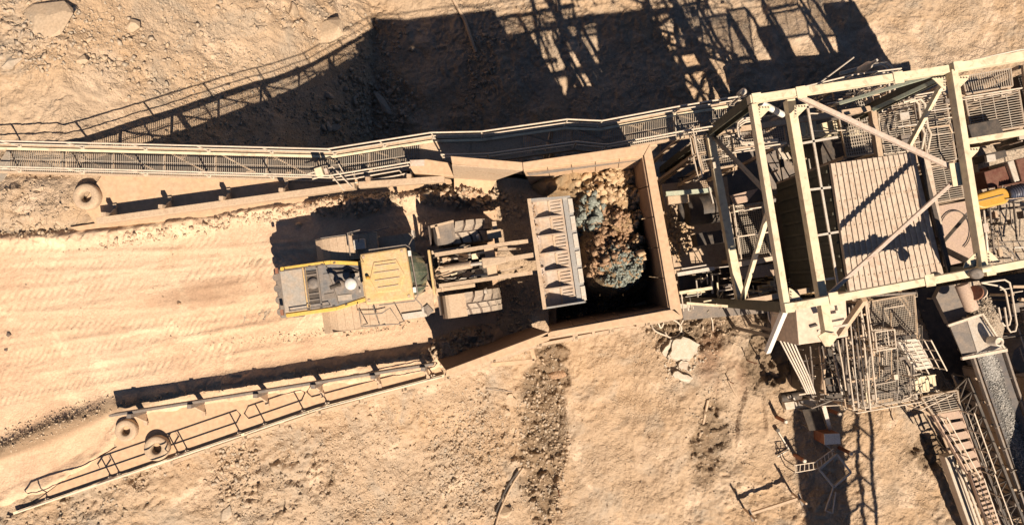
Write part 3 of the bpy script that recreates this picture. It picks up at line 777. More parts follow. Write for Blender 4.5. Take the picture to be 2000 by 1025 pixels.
# ------------------------------------------------------------------ dump hopper
HZ = 2.7
def hopper():
    t = thing('dump_hopper', 'steel walled dump hopper full of broken ore at the end of the haul road', 'hopper', P(1180, 460, 0))
    def seg(name, o1, i1, i2, o2, z=HZ, th=.12, m='slab', bev=.012):
        q = MB(); q.slab([P(*o1, z), P(*i1, z), P(*i2, z), P(*o2, z)], th); return q.build(name, M[m], t, bevel=bev)
    seg('wall_cap', (1021, 317), (1022, 331), (1256, 304), (1269, 281))
    seg('wall_cap', (1270, 280), (1258, 303), (1309, 603), (1334, 620))
    seg('wall_cap', (1334, 620), (1318, 603), (1076, 647), (1052, 660)); 
    seg('wall_cap', (1334, 620), (1310, 605), (1074, 648), (1078, 663)) if False else None
    seg('wall_cap', (1073, 664), (1070, 648), (872, 722), (870, 736))
    seg('wall_cap', (880, 305), (883, 320), (1021, 331), (1020, 317))
    def face(name, a, b, z1, c, d, z2, m='slab', th=.05):
        q = MB(); q.plate([P(*a, z1), P(*b, z1), P(*c, z2), P(*d, z2)], th); return q.build(name, M[m], t)
    # inner plates, split in liner panels
    def panels(a, b, z1, d, c, z2, n, m='slab', name='liner_plate'):
        for k in range(n):
            s0, s1 = k / n + .003, (k + 1) / n - .003
            A = P(*a, z1).lerp(P(*b, z1), s0); B = P(*a, z1).lerp(P(*b, z1), s1)
            D = P(*d, z2).lerp(P(*c, z2), s0); C = P(*d, z2).lerp(P(*c, z2), s1)
            q = MB(); q.plate([A, B, C, D], .05); q.build(name, M[m], t)
    panels((1022, 332), (1256, 305), 2.6, (1045, 378), (1240, 362), -2.5, 5)
    panels((1256, 305), (1308, 603), 2.6, (1196, 330), (1262, 590), -3.2, 5, 'liner')
    panels((1308, 604), (1076, 648), 2.6, (1262, 592), (1066, 628), -3.2, 5, 'liner')
    face('ledge', (1030, 338), (1254, 309), 2.3, (1250, 311), (1034, 341), 2.2, 'grey')
    # outer walls
    for a, b in (((1021, 317), (1269, 281)), ((1270, 280), (1334, 620)), ((1334, 620), (1073, 664)), ((1073, 664), (870, 736)), ((880, 305), (1021, 317))):
        A, B = P(*a, HZ), P(*b, HZ); q = MB(); ctr = shift(P(1180, 460, 0), 0); d = (B - A).normalized(); n = Vector((-d.y, d.x, 0)); n = n if (ctr - A).dot(n) > 0 else -n
        q.bar(A + n * .06 - Vector((0, 0, 1.1)), B + n * .06 - Vector((0, 0, 1.1)), .08, 1.95); q.build('wall', M['tan'], t)
        for k in range(1, max(2, int((B - A).length / 1.2))):
            p = A.lerp(B, k / max(2, int((B - A).length / 1.2))) - n * .02; r = MB(); r.bar(p - Vector((0, 0, .14)), p - Vector((0, 0, 3.0)), .1, .1); r.build('stiffener', M['tan'], t)
    # wings
    face('wing_plate', (883, 321), (1021, 331), 2.65, (962, 352), (887, 347), .45, 'tan')
    face('wing_plate', (887, 348), (970, 352), .5, (955, 378), (888, 374), .32)
    q = MB(); q.slab([P(803, 314, .9), P(832, 311, .9), P(878, 318, .9), P(886, 345, .9), P(808, 338, .9), P(800, 326, .9)], .5); q.build('wing_end', M['slab'], t, bevel=.02)
    q = MB(); q.slab([P(800, 313, .93), P(829, 312, .93), P(829, 324, .93), P(802, 325, .93)], .02); q.build('patch', M['pink'], t)
    face('wing_plate', (1070, 650), (944, 700), 2.6, (940, 672), (1040, 640), -.1, 'liner')
    face('wing_plate', (944, 701), (872, 724), 2.0, (853, 700), (944, 668), .1, 'liner')
    for a, b in (((1038, 681), (1044, 703)), ((960, 712), (1044, 704))):
        q = MB(); q.bar(P(*a, 2.2), P(*b, 2.2), .14, .12); q.build('gusset_bar', M['slab'], t)
    return t
hop = hopper()
# ore inside the hopper
ox = np.arange(-1.5, 7.2, .06); oy = np.arange(-2.4, 5.6, .06)
OX, OY = np.meshgrid(ox, oy, indexing='ij')
HP = [P(1000, 352, -.5), P(1250, 325, -.5), P(1292, 598, -.5), P(1000, 640, -.5)]
HM = polymask(OX, OY, HP, .1)
OPX, OPY = px_of(OX, OY, 0 * OX + 1.0)
OZ = np.interp(OPX, [1000, 1050, 1110, 1160, 1250, 1300], [-1.3, -1.3, -.6, -.1, -.1, -1.0]) - 2.2 * sstep(545, 600, OPY)
OZ += .95 * blob(OPX, OPY, 1215, 355, 60, 50)  + .5 * blob(OPX, OPY, 1150, 410, 40, 40) - .9 * blob(OPX, OPY, 1180, 500, 22, 50) + 1.3 * blob(OPX, OPY, 1100, 358, 80, 26)
pl = np.clip(1.6 * np.maximum(blob(OPX, OPY, 1205, 500, 60, 76), np.maximum(blob(OPX, OPY, 1200, 400, 62, 90), .8 * blob(OPX, OPY, 1120, 350, 80, 30))), 0, 1); OZ = OZ * (1 - pl) + (1.15 + .3 * np.clip((OPY - 450) / 100, -1, 1)) * pl
OZ += (fbm(OX, OY, 1.1, 4, 201) - .5) * .9 * (1 - .3 * pl) + (cells(OX, OY, 1.3, 204) - .4) * .45 + (cells(OX, OY, 2.2, 202) - .4) * .42 + (cells(OX, OY, 5.0, 203) - .4) * .16
OZ = np.minimum(OZ, 1.9)
M['pile'] = ground_mat('ore pile', (.44, .29, .16), (.38, .25, .14), (.26, .2, .13), (.17, .1, .06), scale=2.2, bump=1)
sheet('ore_pile', OX, OY, OZ, M['pile'], keep=HM > .5, kind='stuff')['label'] = 'broken orange brown ore filling the dump hopper'
def ore_z(x, y):
    i = np.clip(((x - ox[0]) / .06).astype(int), 0, len(ox) - 1); j = np.clip(((y - oy[0]) / .06).astype(int), 0, len(oy) - 1); return OZ[i, j]
def ore(nm, cx, cy, a, b, n, s0, s1, m, lab, seed, z=1.1, rot=0):
    p = scatter(cx, cy, a, b, n, rot, z=z, seed=seed); rubble(nm, p, sizes(n, s0, s1, seed), M[m], lab, seed=seed, zf=ore_z, sink=.2)
ore('ore_chunks', 1216, 522, 50, 44, 4200, .02, .11, 'oregreen', 'heap of fine grey green ore in the middle of the hopper', 301)
ore('ore_chunks', 1150, 415, 34, 36, 420, .05, .34, 'oregreen', 'coarse grey green ore chunks next to the bucket edge', 302)
ore('ore_chunks', 1195, 460, 48, 62, 1500, .02, .22, 'orebrown', 'brown broken ore between the pale boulders and green heap', 303)
ore('ore_chunks', 1190, 362, 64, 44, 500, .03, .3, 'orepale', 'pale orange ore lumps heaped in the upper hopper corner', 304)
ore('ore_chunks', 1160, 600, 110, 30, 500, .06, .25, 'rubber', 'ore below the lower hopper wall, darkened to stand in for its shadow', 305, z=-2.3)  # near-black colour carries the wall shadow on this ore
ore('ore_chunks', 1258, 430, 18, 100, 360, .05, .26, 'orepale', 'pale ore crumbs along the right hopper wall', 306)
ore('ore_chunks', 1165, 500, 22, 44, 200, .06, .3, 'orebrown', 'rusty orange ore chunks left of the green heap', 307)
boulder('biggest pale orange ore boulder in the upper right corner of the hopper', 1222, 350, .8, 31, 'orepale', (1.1, .9, .6), .2, z=.55)
boulder('upright pale ore block below the biggest boulder against the right hopper wall', 1232, 405, .5, 32, 'orepale', (.5, 1.4, .7), .1, z=.15)
boulder('flat brown ore block at the right edge of the grey green heap', 1265, 490, .42, 33, 'orebrown', (.6, 1.3, .6), .1, z=.1)
boulder('square olive brown ore block above the coarse green chunks', 1151, 366, .42, 34, 'oregreen', (1, 1, .7), .1, z=.5)
boulder('lone pale ore block half hidden in the dark bottom corner of the hopper', 1248, 600, .4, 35, 'rockgrey', (1.2, .7, .6), .5, z=-2.2)
# ------------------------------------------------------------------ wheel loader (own axes: x forward, y left)
LO = P(700, 553, 0)
def loader():
    t = thing('wheel_loader', 'big dusty yellow wheel loader reversing ramp side, tipping its bucket into the hopper'.replace(' reversing ramp side,', ' on the haul road'), 'wheel loader', (LO.x, LO.y, .06), math.radians(8))
    def B(name, fn, m, parent=t, **k):
        q = MB(); fn(q); return q.build(name, M[m], parent, local=True, **k)
    # --- wheels
    def wheel(x, y, R, w, rot=0):
        pr = [(-w / 2, R * .5), (-w / 2, R * .86), (-w * .44, R * .95), (-w * .3, R * .985), (0, R), (w * .3, R * .985), (w * .44, R * .95), (w / 2, R * .86), (w / 2, R * .5)]
        wh = B('wheel', lambda q: q.lathe((x, y, R), (0, 1, 0), pr, 36), 'rubber')
        def lugs(q):
            n = 17
            for k in range(n):
                for s in (-1, 1):
                    a0 = 2 * math.pi * (k + (.5 if s > 0 else 0)) / n
                    for (u0, u1, da0, da1) in ((.03, .27, 0, .10), (.27, .50, .10, .13)):
                        def pt(u, a, rr): return Vector((x + math.sin(a) * rr, y + s * u * w, R + math.cos(a) * rr))
                        hw = .145
                        q.hexa([pt(u0, a0 + da0 - hw, R * .97), pt(u1, a0 + da1 - hw, R * .95), pt(u1, a0 + da1 + hw, R * .95), pt(u0, a0 + da0 + hw, R * .97)],
                               [pt(u0, a0 + da0 - hw, R * 1.045), pt(u1, a0 + da1 - hw, R * 1.02), pt(u1, a0 + da1 + hw, R * 1.02), pt(u0, a0 + da0 + hw, R * 1.045)])
        B('tread', lugs, 'lug', wh, kind='stuff')
        sg = 1 if y > 0 else -1
        B('rim', lambda q: q.lathe((x, y + sg * w * .1, R), (0, sg, 0), [(0, R * .52), (w * .36, R * .5), (w * .36, R * .42), (w * .15, R * .38), (w * .15, R * .16), (w * .3, R * .14)], 24), 'yellow', wh)
    for x, y in ((.25, 1.22), (.25, -1.3)): wheel(x, y, 1.0, .78)
    for x, y in ((4.42, 1.24), (4.40, -1.34)): wheel(x, y, 1.02, .80)
    # --- rear fenders: curved hoods over the rear wheels
    def fender(q, x0, x1, y0, y1, zc, sag=.5, drop=.0):
        n = 8; vs = []
        for k in range(n + 1):
            s = k / n; x = x0 + (x1 - x0) * s; z = zc - sag * max(0, .35 - s) ** 2 * 6 - .25 * max(0, s - .8) ** 2 * 10
            vs.append((x, z))
        for k in range(n):
            (xa, za), (xb, zb) = vs[k], vs[k + 1]
            q.hexa([(xa, y0, za - .05), (xb, y0, zb - .05), (xb, y1, zb - .05 - drop), (xa, y1, za - .05 - drop)], [(xa, y0, za), (xb, y0, zb), (xb, y1, zb - drop), (xa, y1, za - drop)])
    B('rear_fender', lambda q: fender(q, -.95, 1.35, .78, 1.68, 2.15), 'tan', bevel=.05)
    B('rear_fender', lambda q: fender(q, -1.05, 1.3, -1.72, -.78, 2.15), 'tan', bevel=.05)
    for s in (1, -1):
        B('fender_skirt', lambda q: [q.hexa([(-.98, s * 1.69, 1.25), (-.6, s * 1.69, 1.6), (-.6, s * 1.72, 1.6), (-.98, s * 1.72, 1.25)], [(-.98, s * 1.69, 1.72), (-.6, s * 1.69, 2.0), (-.6, s * 1.72, 2.0), (-.98, s * 1.72, 1.72)]), q.box((.3, s * 1.705, 2.08), (1.9, .03, .16))], 'grey' if s > 0 else 'tan')
    # --- rear frame and counterweight
    B('rear_frame', lambda q: q.box((.2, 0, 1.15), (4.6, 1.15, .9)), 'dark')
    def cw(q):
        q.hexa([(-2.55, -.95, .7), (-1.95, -1.0, .7), (-1.95, .92, .7), (-2.55, .84, .7)], [(-2.50, -.93, 2.05), (-1.95, -.97, 2.12), (-1.95, .88, 2.12), (-2.50, .80, 2.05)])
    B('counterweight', cw, 'grey', bevel=.08)
    for y in (-.75, -.32, .1, .5):
        B('bumper_pad', lambda q: q.lathe((-2.46, y + .05, 1.45), (0, 0, 1), [(0, .13), (.5, .15), (.62, .11)], 14), 'grey')
    # --- hood
    def poly(q, pts, z0, z1, inset=0.0):
        bot = [(x, y, z0) for x, y in pts]; cx = sum(p[0] for p in pts) / len(pts)
        top = [(x + (cx - x) * inset, y * (1 - inset), z1) for x, y in pts]
        q.hexa(bot, top)
    hoodp = [(-2.15, -.94), (-.3, -.93), (.85, -.74), (.85, .62), (-.3, .83), (-2.15, .84)]
    B('hood', lambda q: poly(q, hoodp, 1.5, 2.55, .02), 'yellow', bevel=.05)
    B('hood_edge', lambda q: [q.bar((-2.08, -.87, 2.57), (-.3, -.87, 2.57), .13, .07), q.bar((-.3, -.87, 2.57), (.8, -.68, 2.57), .13, .07)], 'yellowbright', bevel=.02)
    B('hood_edge', lambda q: [q.bar((-2.08, .78, 2.57), (-.3, .78, 2.57), .13, .07), q.bar((-.3, .78, 2.57), (.8, .57, 2.57), .13, .07)], 'yellowbright', bevel=.02)
    B('engine_deck', lambda q: poly(q, [(-1.2, -.78), (-.25, -.78), (.72, -.58), (.72, .5), (-.25, .70), (-1.2, .70)], 2.5, 2.585), 'hood')
    B('grille_panel', lambda q: poly(q, [(-2.1, -.76), (-1.32, -.76), (-1.32, .7), (-2.1, .7)], 2.5, 2.62), 'hoodpanel', bevel=.02)
    B('vent_box', lambda q: q.box((-1.0, -.02, 2.60), (.38, 1.16, .05)), 'dark')
    for k in range(5): B('vent_louvre', lambda q: q.box((-1.0, -.46 + .22 * k, 2.645), (.36, .05, .04)), 'grey')
    B('vent_frame', lambda q: [q.bar((-.78, -.72, 2.66), (-.78, .66, 2.66), .05, .06), q.bar((-1.22, -.72, 2.66), (-1.22, .66, 2.66), .04, .06), q.bar((-.2, -.72, 2.62), (-.45, .62, 2.62), .04, .05)], 'grey')
    B('fan_hub', lambda q: q.lathe((-.98, .12, 2.6), (0, 0, 1), [(0, .2), (.08, .2), (.1, .08)], 18), 'grey')
    B('muffler', lambda q: q.lathe((-.02, -.06, 2.55), (0, 0, 1), [(0, .17), (.32, .17), (.36, .12)], 20), 'grey')
    B('exhaust_pipe', lambda q: q.tube([(-.02, -.06, 2.8), (-.02, -.06, 3.15), (-.08, -.1, 3.35), (-.2, -.14, 3.42)], .075, 12), 'dark')
    B('air_precleaner', lambda q: q.lathe((.44, -.1, 2.55), (0, 0, 1), [(0, .09), (.45, .09), (.47, .2), (.62, .21), (.70, .17), (.72, .05)], 24), 'white')
    B('air_duct', lambda q: q.box((.1, .2, 2.66), (.5, .26, .15)), 'hood', bevel=.03)
    for k, (x0, x1, y_) in enumerate(((-.2, .65, .38), (-.2, .3, -.52), (-.6, -.25, .3), (-.65, -.3, -.4), (.25, .7, .25))):
        B('deck_panel', lambda q: q.box(((x0 + x1) / 2, y_, 2.6), (x1 - x0, .2, .03), .1 * (k - 2) * .3), ('grey', 'hoodpanel', 'hood', 'grey', 'hoodpanel')[k], bevel=.01)
    B('cable', lambda q: q.tube([(-.25, .5, 2.64), (.1, .42, 2.7), (.35, .46, 2.68), (.7, .3, 2.66)], .025), 'dark')
    B('filler_cap', lambda q: q.lathe((.66, .06, 2.57), (0, 0, 1), [(0, .06), (.07, .06)], 10), 'pale')
    B('hook', lambda q: q.tube([(.62, -.3, 2.6), (.62, -.3, 2.7), (.62, -.4, 2.7), (.62, -.4, 2.6)], .02, 6), 'pale')
    for s in (1, -1):
        B('grab_rail', lambda q: q.tube([(-1.9, s * .72, 2.62), (-1.9, s * .72, 2.78), (-.5, s * .72, 2.78), (-.5, s * .72, 2.6)], .02), 'grey')
        B('rear_light', lambda q: q.box((-2.22, s * .74, 2.56), (.1, .2, .08)), 'rust')
    for k in range(7): B('hinge', lambda q: q.box((-1.26 + .22 * k, .74 if k % 2 else -.78, 2.6), (.09, .05, .03)), 'dark')
    B('beacon', lambda q: q.lathe((1.18, 0, 3.74), (0, 0, 1), [(0, .07), (.14, .06), (.18, .02)], 12), 'amber')
    B('antenna', lambda q: q.tube([(1.1, .55, 3.7), (1.1, .55, 4.4)], .01), 'dark')
    # --- cab
    def cabp(q):
        q.hexa([(1.0, -.82, 1.5), (2.75, -.7, 1.5), (2.75, .7, 1.5), (1.0, .82, 1.5)], [(1.05, -.8, 3.6), (2.55, -.8, 3.6), (2.55, .76, 3.6), (1.05, .76, 3.6)])
    B('cab_frame', cabp, 'dark')
    def roof(q):
        q.hexa([(.96, -.90, 3.58), (2.64, -.93, 3.58), (2.58, .86, 3.58), (.98, .84, 3.58)], [(.99, -.88, 3.74), (2.60, -.91, 3.74), (2.54, .84, 3.74), (1.0, .81, 3.74)])
    rf = B('cab_roof', roof, 'yellow', bevel=.05)
    def hexp(q):
        pts = [(1.22, -.05), (1.42, -.55), (2.2, -.58), (2.42, -.05), (2.2, .5), (1.42, .5)]
        q.hexa([(x, y, 3.735) for x, y in pts], [(1.82 + (x - 1.82) * .95, y * .95 - .0, 3.775) for x, y in pts])
    B('roof_panel', hexp, 'yellow', rf, bevel=.01)
    for y in (-.38, -.13, .12, .35): B('roof_rib', lambda q: q.box((1.82, y, 3.79), (.62 + .3 * (1 - abs(y) * 2), .03, .025)), 'tan', rf)
    for x, y in ((1.12, .7), (1.12, -.76), (2.42, .72), (2.46, -.8)): B('roof_bolt', lambda q: q.lathe((x, y, 3.74), (0, 0, 1), [(0, .05), (.03, .05)], 8), 'tan', rf)
    B('roof_rail', lambda q: q.tube([(1.3, .93, 3.62), (2.55, .93, 3.62), (2.68, .82, 3.6), (2.74, -.8, 3.6), (2.6, -.98, 3.6), (1.4, -.96, 3.6)], .022, 6), 'grey', rf)
    def wind(q):
        n = 8
        for k in range(n):
            a0 = -math.pi / 2 + math.pi * k / n; a1 = -math.pi / 2 + math.pi * (k + 1) / n
            def r(a, z, o): return (2.5 + math.cos(a) * o, math.sin(a) * .8, z)
            q.add([r(a0, 3.58, .1), r(a1, 3.58, .1), r(a1, 2.5, .52), r(a0, 2.5, .52), r(a0, 1.6, .40), r(a1, 1.6, .40)], [(0, 3, 2, 1), (3, 4, 5, 2)], True)
    B('windscreen', wind, 'glass')
    for y in (-.5, .5): B('windscreen_frame', lambda q: q.tube([(2.62, y, 3.55), (2.98, y * 1.05, 2.5)], .022), 'dark')
    B('wiper', lambda q: q.tube([(3.02, -.1, 2.45), (2.84, -.35, 3.0)], .015), 'dark')
    for s in (1, -1):
        B('mirror_arm', lambda q: q.tube([(2.55, s * .85, 3.3), (2.75, s * 1.15, 3.2), (2.75, s * 1.3, 3.0)], .02), 'grey')
        B('mirror', lambda q: q.box((2.76, s * 1.34, 2.85), (.07, .22, .42)), 'pale')
        B('headlight', lambda q: q.box((2.66, s * .62, 3.66), (.1, .18, .12)), 'white')
    # --- side platforms, ladder and rails
    B('side_platform', lambda q: q.slab([(1.1, -1.72, 1.62), (3.0, -1.5, 1.62), (3.0, -.8, 1.62), (1.1, -.8, 1.62)], .05), 'tan')
    B('side_platform', lambda q: q.slab([(1.3, .8, 1.62), (2.6, .8, 1.62), (2.6, 1.5, 1.62), (1.3, 1.5, 1.62)], .05), 'tan')
    B('step_tread', lambda q: q.box((2.25, -1.5, 1.68), (.9, .22, .04)), 'pale')
    B('platform_rail', lambda q: q.tube([(.55, -.98, 2.9), (.55, -1.6, 2.9), (1.9, -1.7, 2.8), (1.6, -1.1, 2.8), (1.3, -1.25, 2.8), (.6, -1.2, 2.8)], .022), 'grey')
    B('platform_rail', lambda q: [q.tube([(.62, -1.55, 1.9), (.62, -1.55, 2.9)], .02), q.tube([(1.85, -1.66, 1.6), (1.85, -1.66, 2.8)], .02), q.tube([(1.0, -.95, 2.7), (1.15, -1.62, 2.7)], .02)], 'grey')
    B('platform_rail', lambda q: [q.tube([(.45, .9, 2.7), (.45, 1.7, 2.7), (.9, 1.75, 2.7)], .022), q.tube([(.45, 1.65, 1.9), (.45, 1.65, 2.7)], .02), q.tube([(.6, .9, 2.2), (.8, 1.6, 2.5), (1.9, 1.72, 2.45)], .02)], 'grey')
    B('side_box', lambda q: q.box((.75, 1.28, 2.3), (.42, .36, .22)), 'pale', bevel=.03)
    B('step_box', lambda q: q.box((2.75, -1.38, 1.6), (.3, .34, .2), .6), 'grey', bevel=.02)
    # --- articulation and front frame
    B('hitch', lambda q: q.lathe((2.95, 0, .8), (0, 0, 1), [(0, .3), (.9, .3)], 18), 'dark')
    B('front_frame', lambda q: [q.box((4.3, 0, 1.0), (2.2, 1.0, .75)), q.box((4.4, 0, 1.0), (.5, 1.9, .4))], 'dark')
    B('frame_plate', lambda q: q.box((3.12, -.05, 1.95), (.09, 1.62, .25)), 'yellow', bevel=.02)
    B('frame_plate', lambda q: q.box((3.42, -.05, 1.9), (.06, 1.5, .2)), 'tan')
    B('front_deck', lambda q: q.box((3.9, .66, 1.85), (1.4, .14, .18)), 'tan', bevel=.02)
    B('front_deck', lambda q: q.box((3.9, -.72, 1.85), (1.4, .14, .18)), 'tan', bevel=.02)
    # front fenders
    B('front_fender', lambda q: fender(q, 3.25, 4.15, .86, 1.66, 2.14, .9), 'grey')
    B('front_fender', lambda q: fender(q, 3.25, 4.2, -1.78, -.95, 2.14, .9), 'tan')
    B('fender_bracket', lambda q: [q.box((3.75, 1.6, 2.2), (.85, .08, .1), .1), q.box((3.55, 1.35, 2.2), (.1, .5, .1), .1)], 'tan')
    for s in (1, -1): B('mud_flap', lambda q: q.box((3.22, s * 1.28, 1.6), (.05, .7, .6)), 'rubber')
    for s in (1, -1): B('headlight', lambda q: q.lathe((4.9, s * .98, 2.0), (1, 0, .1), [(0, .09), (.1, .12)], 12), 'pale')
    # lift arms with bucket pins
    for s in (1, -1):
        def arm(q):
            y = s * .56 - .02
            prof = [(3.35, 2.35, .30), (4.3, 2.55, .36), (5.2, 2.75, .40), (6.1, 2.85, .36), (7.05, 2.55, .28)]
            for (xa, za, ha), (xb, zb, hb) in zip(prof[:-1], prof[1:]):
                q.hexa([(xa, y - .065, za - ha), (xb, y - .065, zb - hb), (xb, y + .065, zb - hb), (xa, y + .065, za - ha)], [(xa, y - .065, za), (xb, y - .065, zb), (xb, y + .065, zb), (xa, y + .065, za)])
        B('lift_arm', arm, 'tan')
        B('lift_cylinder', lambda q: [q.tube([(3.4, s * .36, 1.4), (4.6, s * .36, 2.0)], .09, 12), q.tube([(4.6, s * .36, 2.0), (5.6, s * .42, 2.35)], .05, 10)], 'pale')
        B('bucket_pin', lambda q: q.lathe((7.02, s * .56 - .16, 2.5), (0, 1, 0), [(0, .13), (.28, .13)], 14), 'pink')
    B('cross_tube', lambda q: q.lathe((5.35, -.6, 2.5), (0, 1, 0), [(0, .14), (1.2, .14)], 14), 'tan')
    B('cross_plate', lambda q: q.box((5.3, 0, 2.62), (.34, 1.15, .08)), 'tan')
    B('tilt_lever', lambda q: [q.hexa([(5.0, -.2, 2.55), (5.85, -.12, 2.5), (5.85, .12, 2.5), (5.0, .2, 2.55)], [(5.0, -.16, 2.95), (5.85, -.1, 3.1), (5.85, .1, 3.1), (5.0, .16, 2.95)])], 'tan', bevel=.03)
    B('tilt_cylinder', lambda q: q.tube([(3.5, 0, 2.15), (4.6, 0, 2.65)], .13, 14), 'tan')
    B('tilt_rod', lambda q: q.tube([(4.6, 0, 2.65), (5.2, 0, 2.9)], .06, 10), 'pale')
    B('tilt_link', lambda q: q.bar((5.7, 0, 2.85), (7.0, .02, 2.95), .16, .14), 'tan')
    for s in (1, -1): B('ear_plate', lambda q: q.hexa([(5.5, s * .34, 2.3), (6.4, s * .3, 2.3), (6.4, s * .36, 2.3), (5.5, s * .40, 2.3)], [(5.6, s * .34, 2.85), (6.1, s * .3, 3.0), (6.1, s * .36, 3.0), (5.6, s * .4, 2.85)]), 'tan')
    B('mount_plate', lambda q: [q.box((5.55, .98, 2.2), (.5, .3, .1)), q.box((5.6, 1.0, 2.0), (.16, .9, .12))], 'tan')
    r = random.Random(4)
    for k in range(13):                                             # hydraulic hoses
        y = r.uniform(-.55, .55); x = r.uniform(3.4, 4.0)
        B('hose', lambda q: q.tube([(3.25, y, 1.95), (x, y + r.uniform(-.15, .15), 2.2 + r.uniform(0, .2)), (x + .4, y + r.uniform(-.2, .2), 2.15), (x + .9, y * .6, 2.0)], .028, 6), 'dark' if k % 2 else 'tan')
    for x, y, s in ((3.7, .3, .13), (4.3, .33, .16), (4.75, .3, .12), (4.35, -.3, .14), (4.8, -.28, .13), (5.0, .05, .12), (3.9, -.2, .1)):
        B('valve_block', lambda q: [q.box((x, y, 2.05), (s * 2, s * 1.6, .22)), q.lathe((x + s, y, 2.14), (0, 0, 1), [(0, s * .5), (.08, s * .45)], 10)], 'tan' if s > .125 else 'cream', bevel=.02)
    # --- bucket
    PR = [(6.92, 3.12), (6.90, 2.86), (6.98, 2.55), (7.2, 2.34), (7.6, 2.26), (8.1, 2.24), (8.45, 2.22)]
    y0, y1 = -1.86, 1.92
    def shell(q, a, b, th=.05):
        for (xa, za), (xb, zb) in zip(PR[:-1], PR[1:]):
            q.hexa([(xa - .03, a, za - th), (xb, a, zb - th), (xb, b, zb - th), (xa - .03, b, za - th)], [(xa, a, za), (xb, a, zb), (xb, b, zb), (xa, b, za)])
    bk = B('bucket', lambda q: shell(q, y0, y1), 'bucket')
    B('back_lip', lambda q: q.box((6.92, (y0 + y1) / 2, 3.14), (.13, y1 - y0 + .06, .08)), 'tan', bk)
    B('cutting_edge', lambda q: q.slab([(8.14, y0 - .03, 2.31), (8.44, y0 - .03, 2.27), (8.50, .03, 2.27), (8.44, y1 + .03, 2.27), (8.14, y1 + .03, 2.31)], .05), 'edge', bk)
    B('edge_segment', lambda q: [q.box((8.40, y0 + .31 + .63 * k, 2.305), (.16, .5, .05)) for k in range(6)], 'pale', bk)
    def side(q, y):
        q.hexa([(6.9, y - .03, 3.1), (6.98, y - .03, 2.5), (7.4, y - .03, 2.2), (8.46, y - .03, 2.2), (8.4, y - .03, 2.42), (7.9, y - .03, 2.62), (7.3, y - .03, 3.0)], [(6.9, y + .03, 3.1), (6.98, y + .03, 2.5), (7.4, y + .03, 2.2), (8.46, y + .03, 2.2), (8.4, y + .03, 2.42), (7.9, y + .03, 2.62), (7.3, y + .03, 3.0)])
    for y in (y0, y1): B('side_plate', lambda q: side(q, y), 'edge', bk)
    for k in range(1, 6):
        y = y0 + (y1 - y0) * k / 6
        B('rib', lambda q: q.hexa([(7.02, y - .025, 2.5), (7.3, y - .025, 2.26), (8.12, y - .025, 2.2), (7.62, y - .025, 2.58), (7.2, y - .025, 2.52)], [(7.02, y + .025, 2.5), (7.3, y + .025, 2.26), (8.12, y + .025, 2.2), (7.62, y + .025, 2.58), (7.2, y + .025, 2.52)]), 'bucket', bk)
    for k in range(6):
        yc = y0 + (y1 - y0) * (k + .5) / 6
        for j in (-.17, -.05, .07, .19):
            B('wear_strip', lambda q: q.box((7.85 + .02 * (j * 10 % 2), yc + j, 2.275), (.36, .022, .03)), 'tan' if j < 0 else 'bucket', bk)
        B('liner_plate', lambda q: q.box((7.62, yc, 2.275), (.05, .54, .03)), 'tan', bk)
    return t
loader()
p = np.array([(P(x, y, 2.3).x, P(x, y, 2.3).y) for x, y in ((1048 + random.uniform(-4, 6) + (yy - 480) * .13, yy + random.uniform(-3, 3)) for yy in range(400, 590, 2))])
rubble('bucket_crumbs', np.column_stack([p, np.full(len(p), 2.78)]), sizes(len(p), .03, .09, 5), M['orebrown'], 'crumbs of brown ore stuck along the back of the bucket', seed=12)
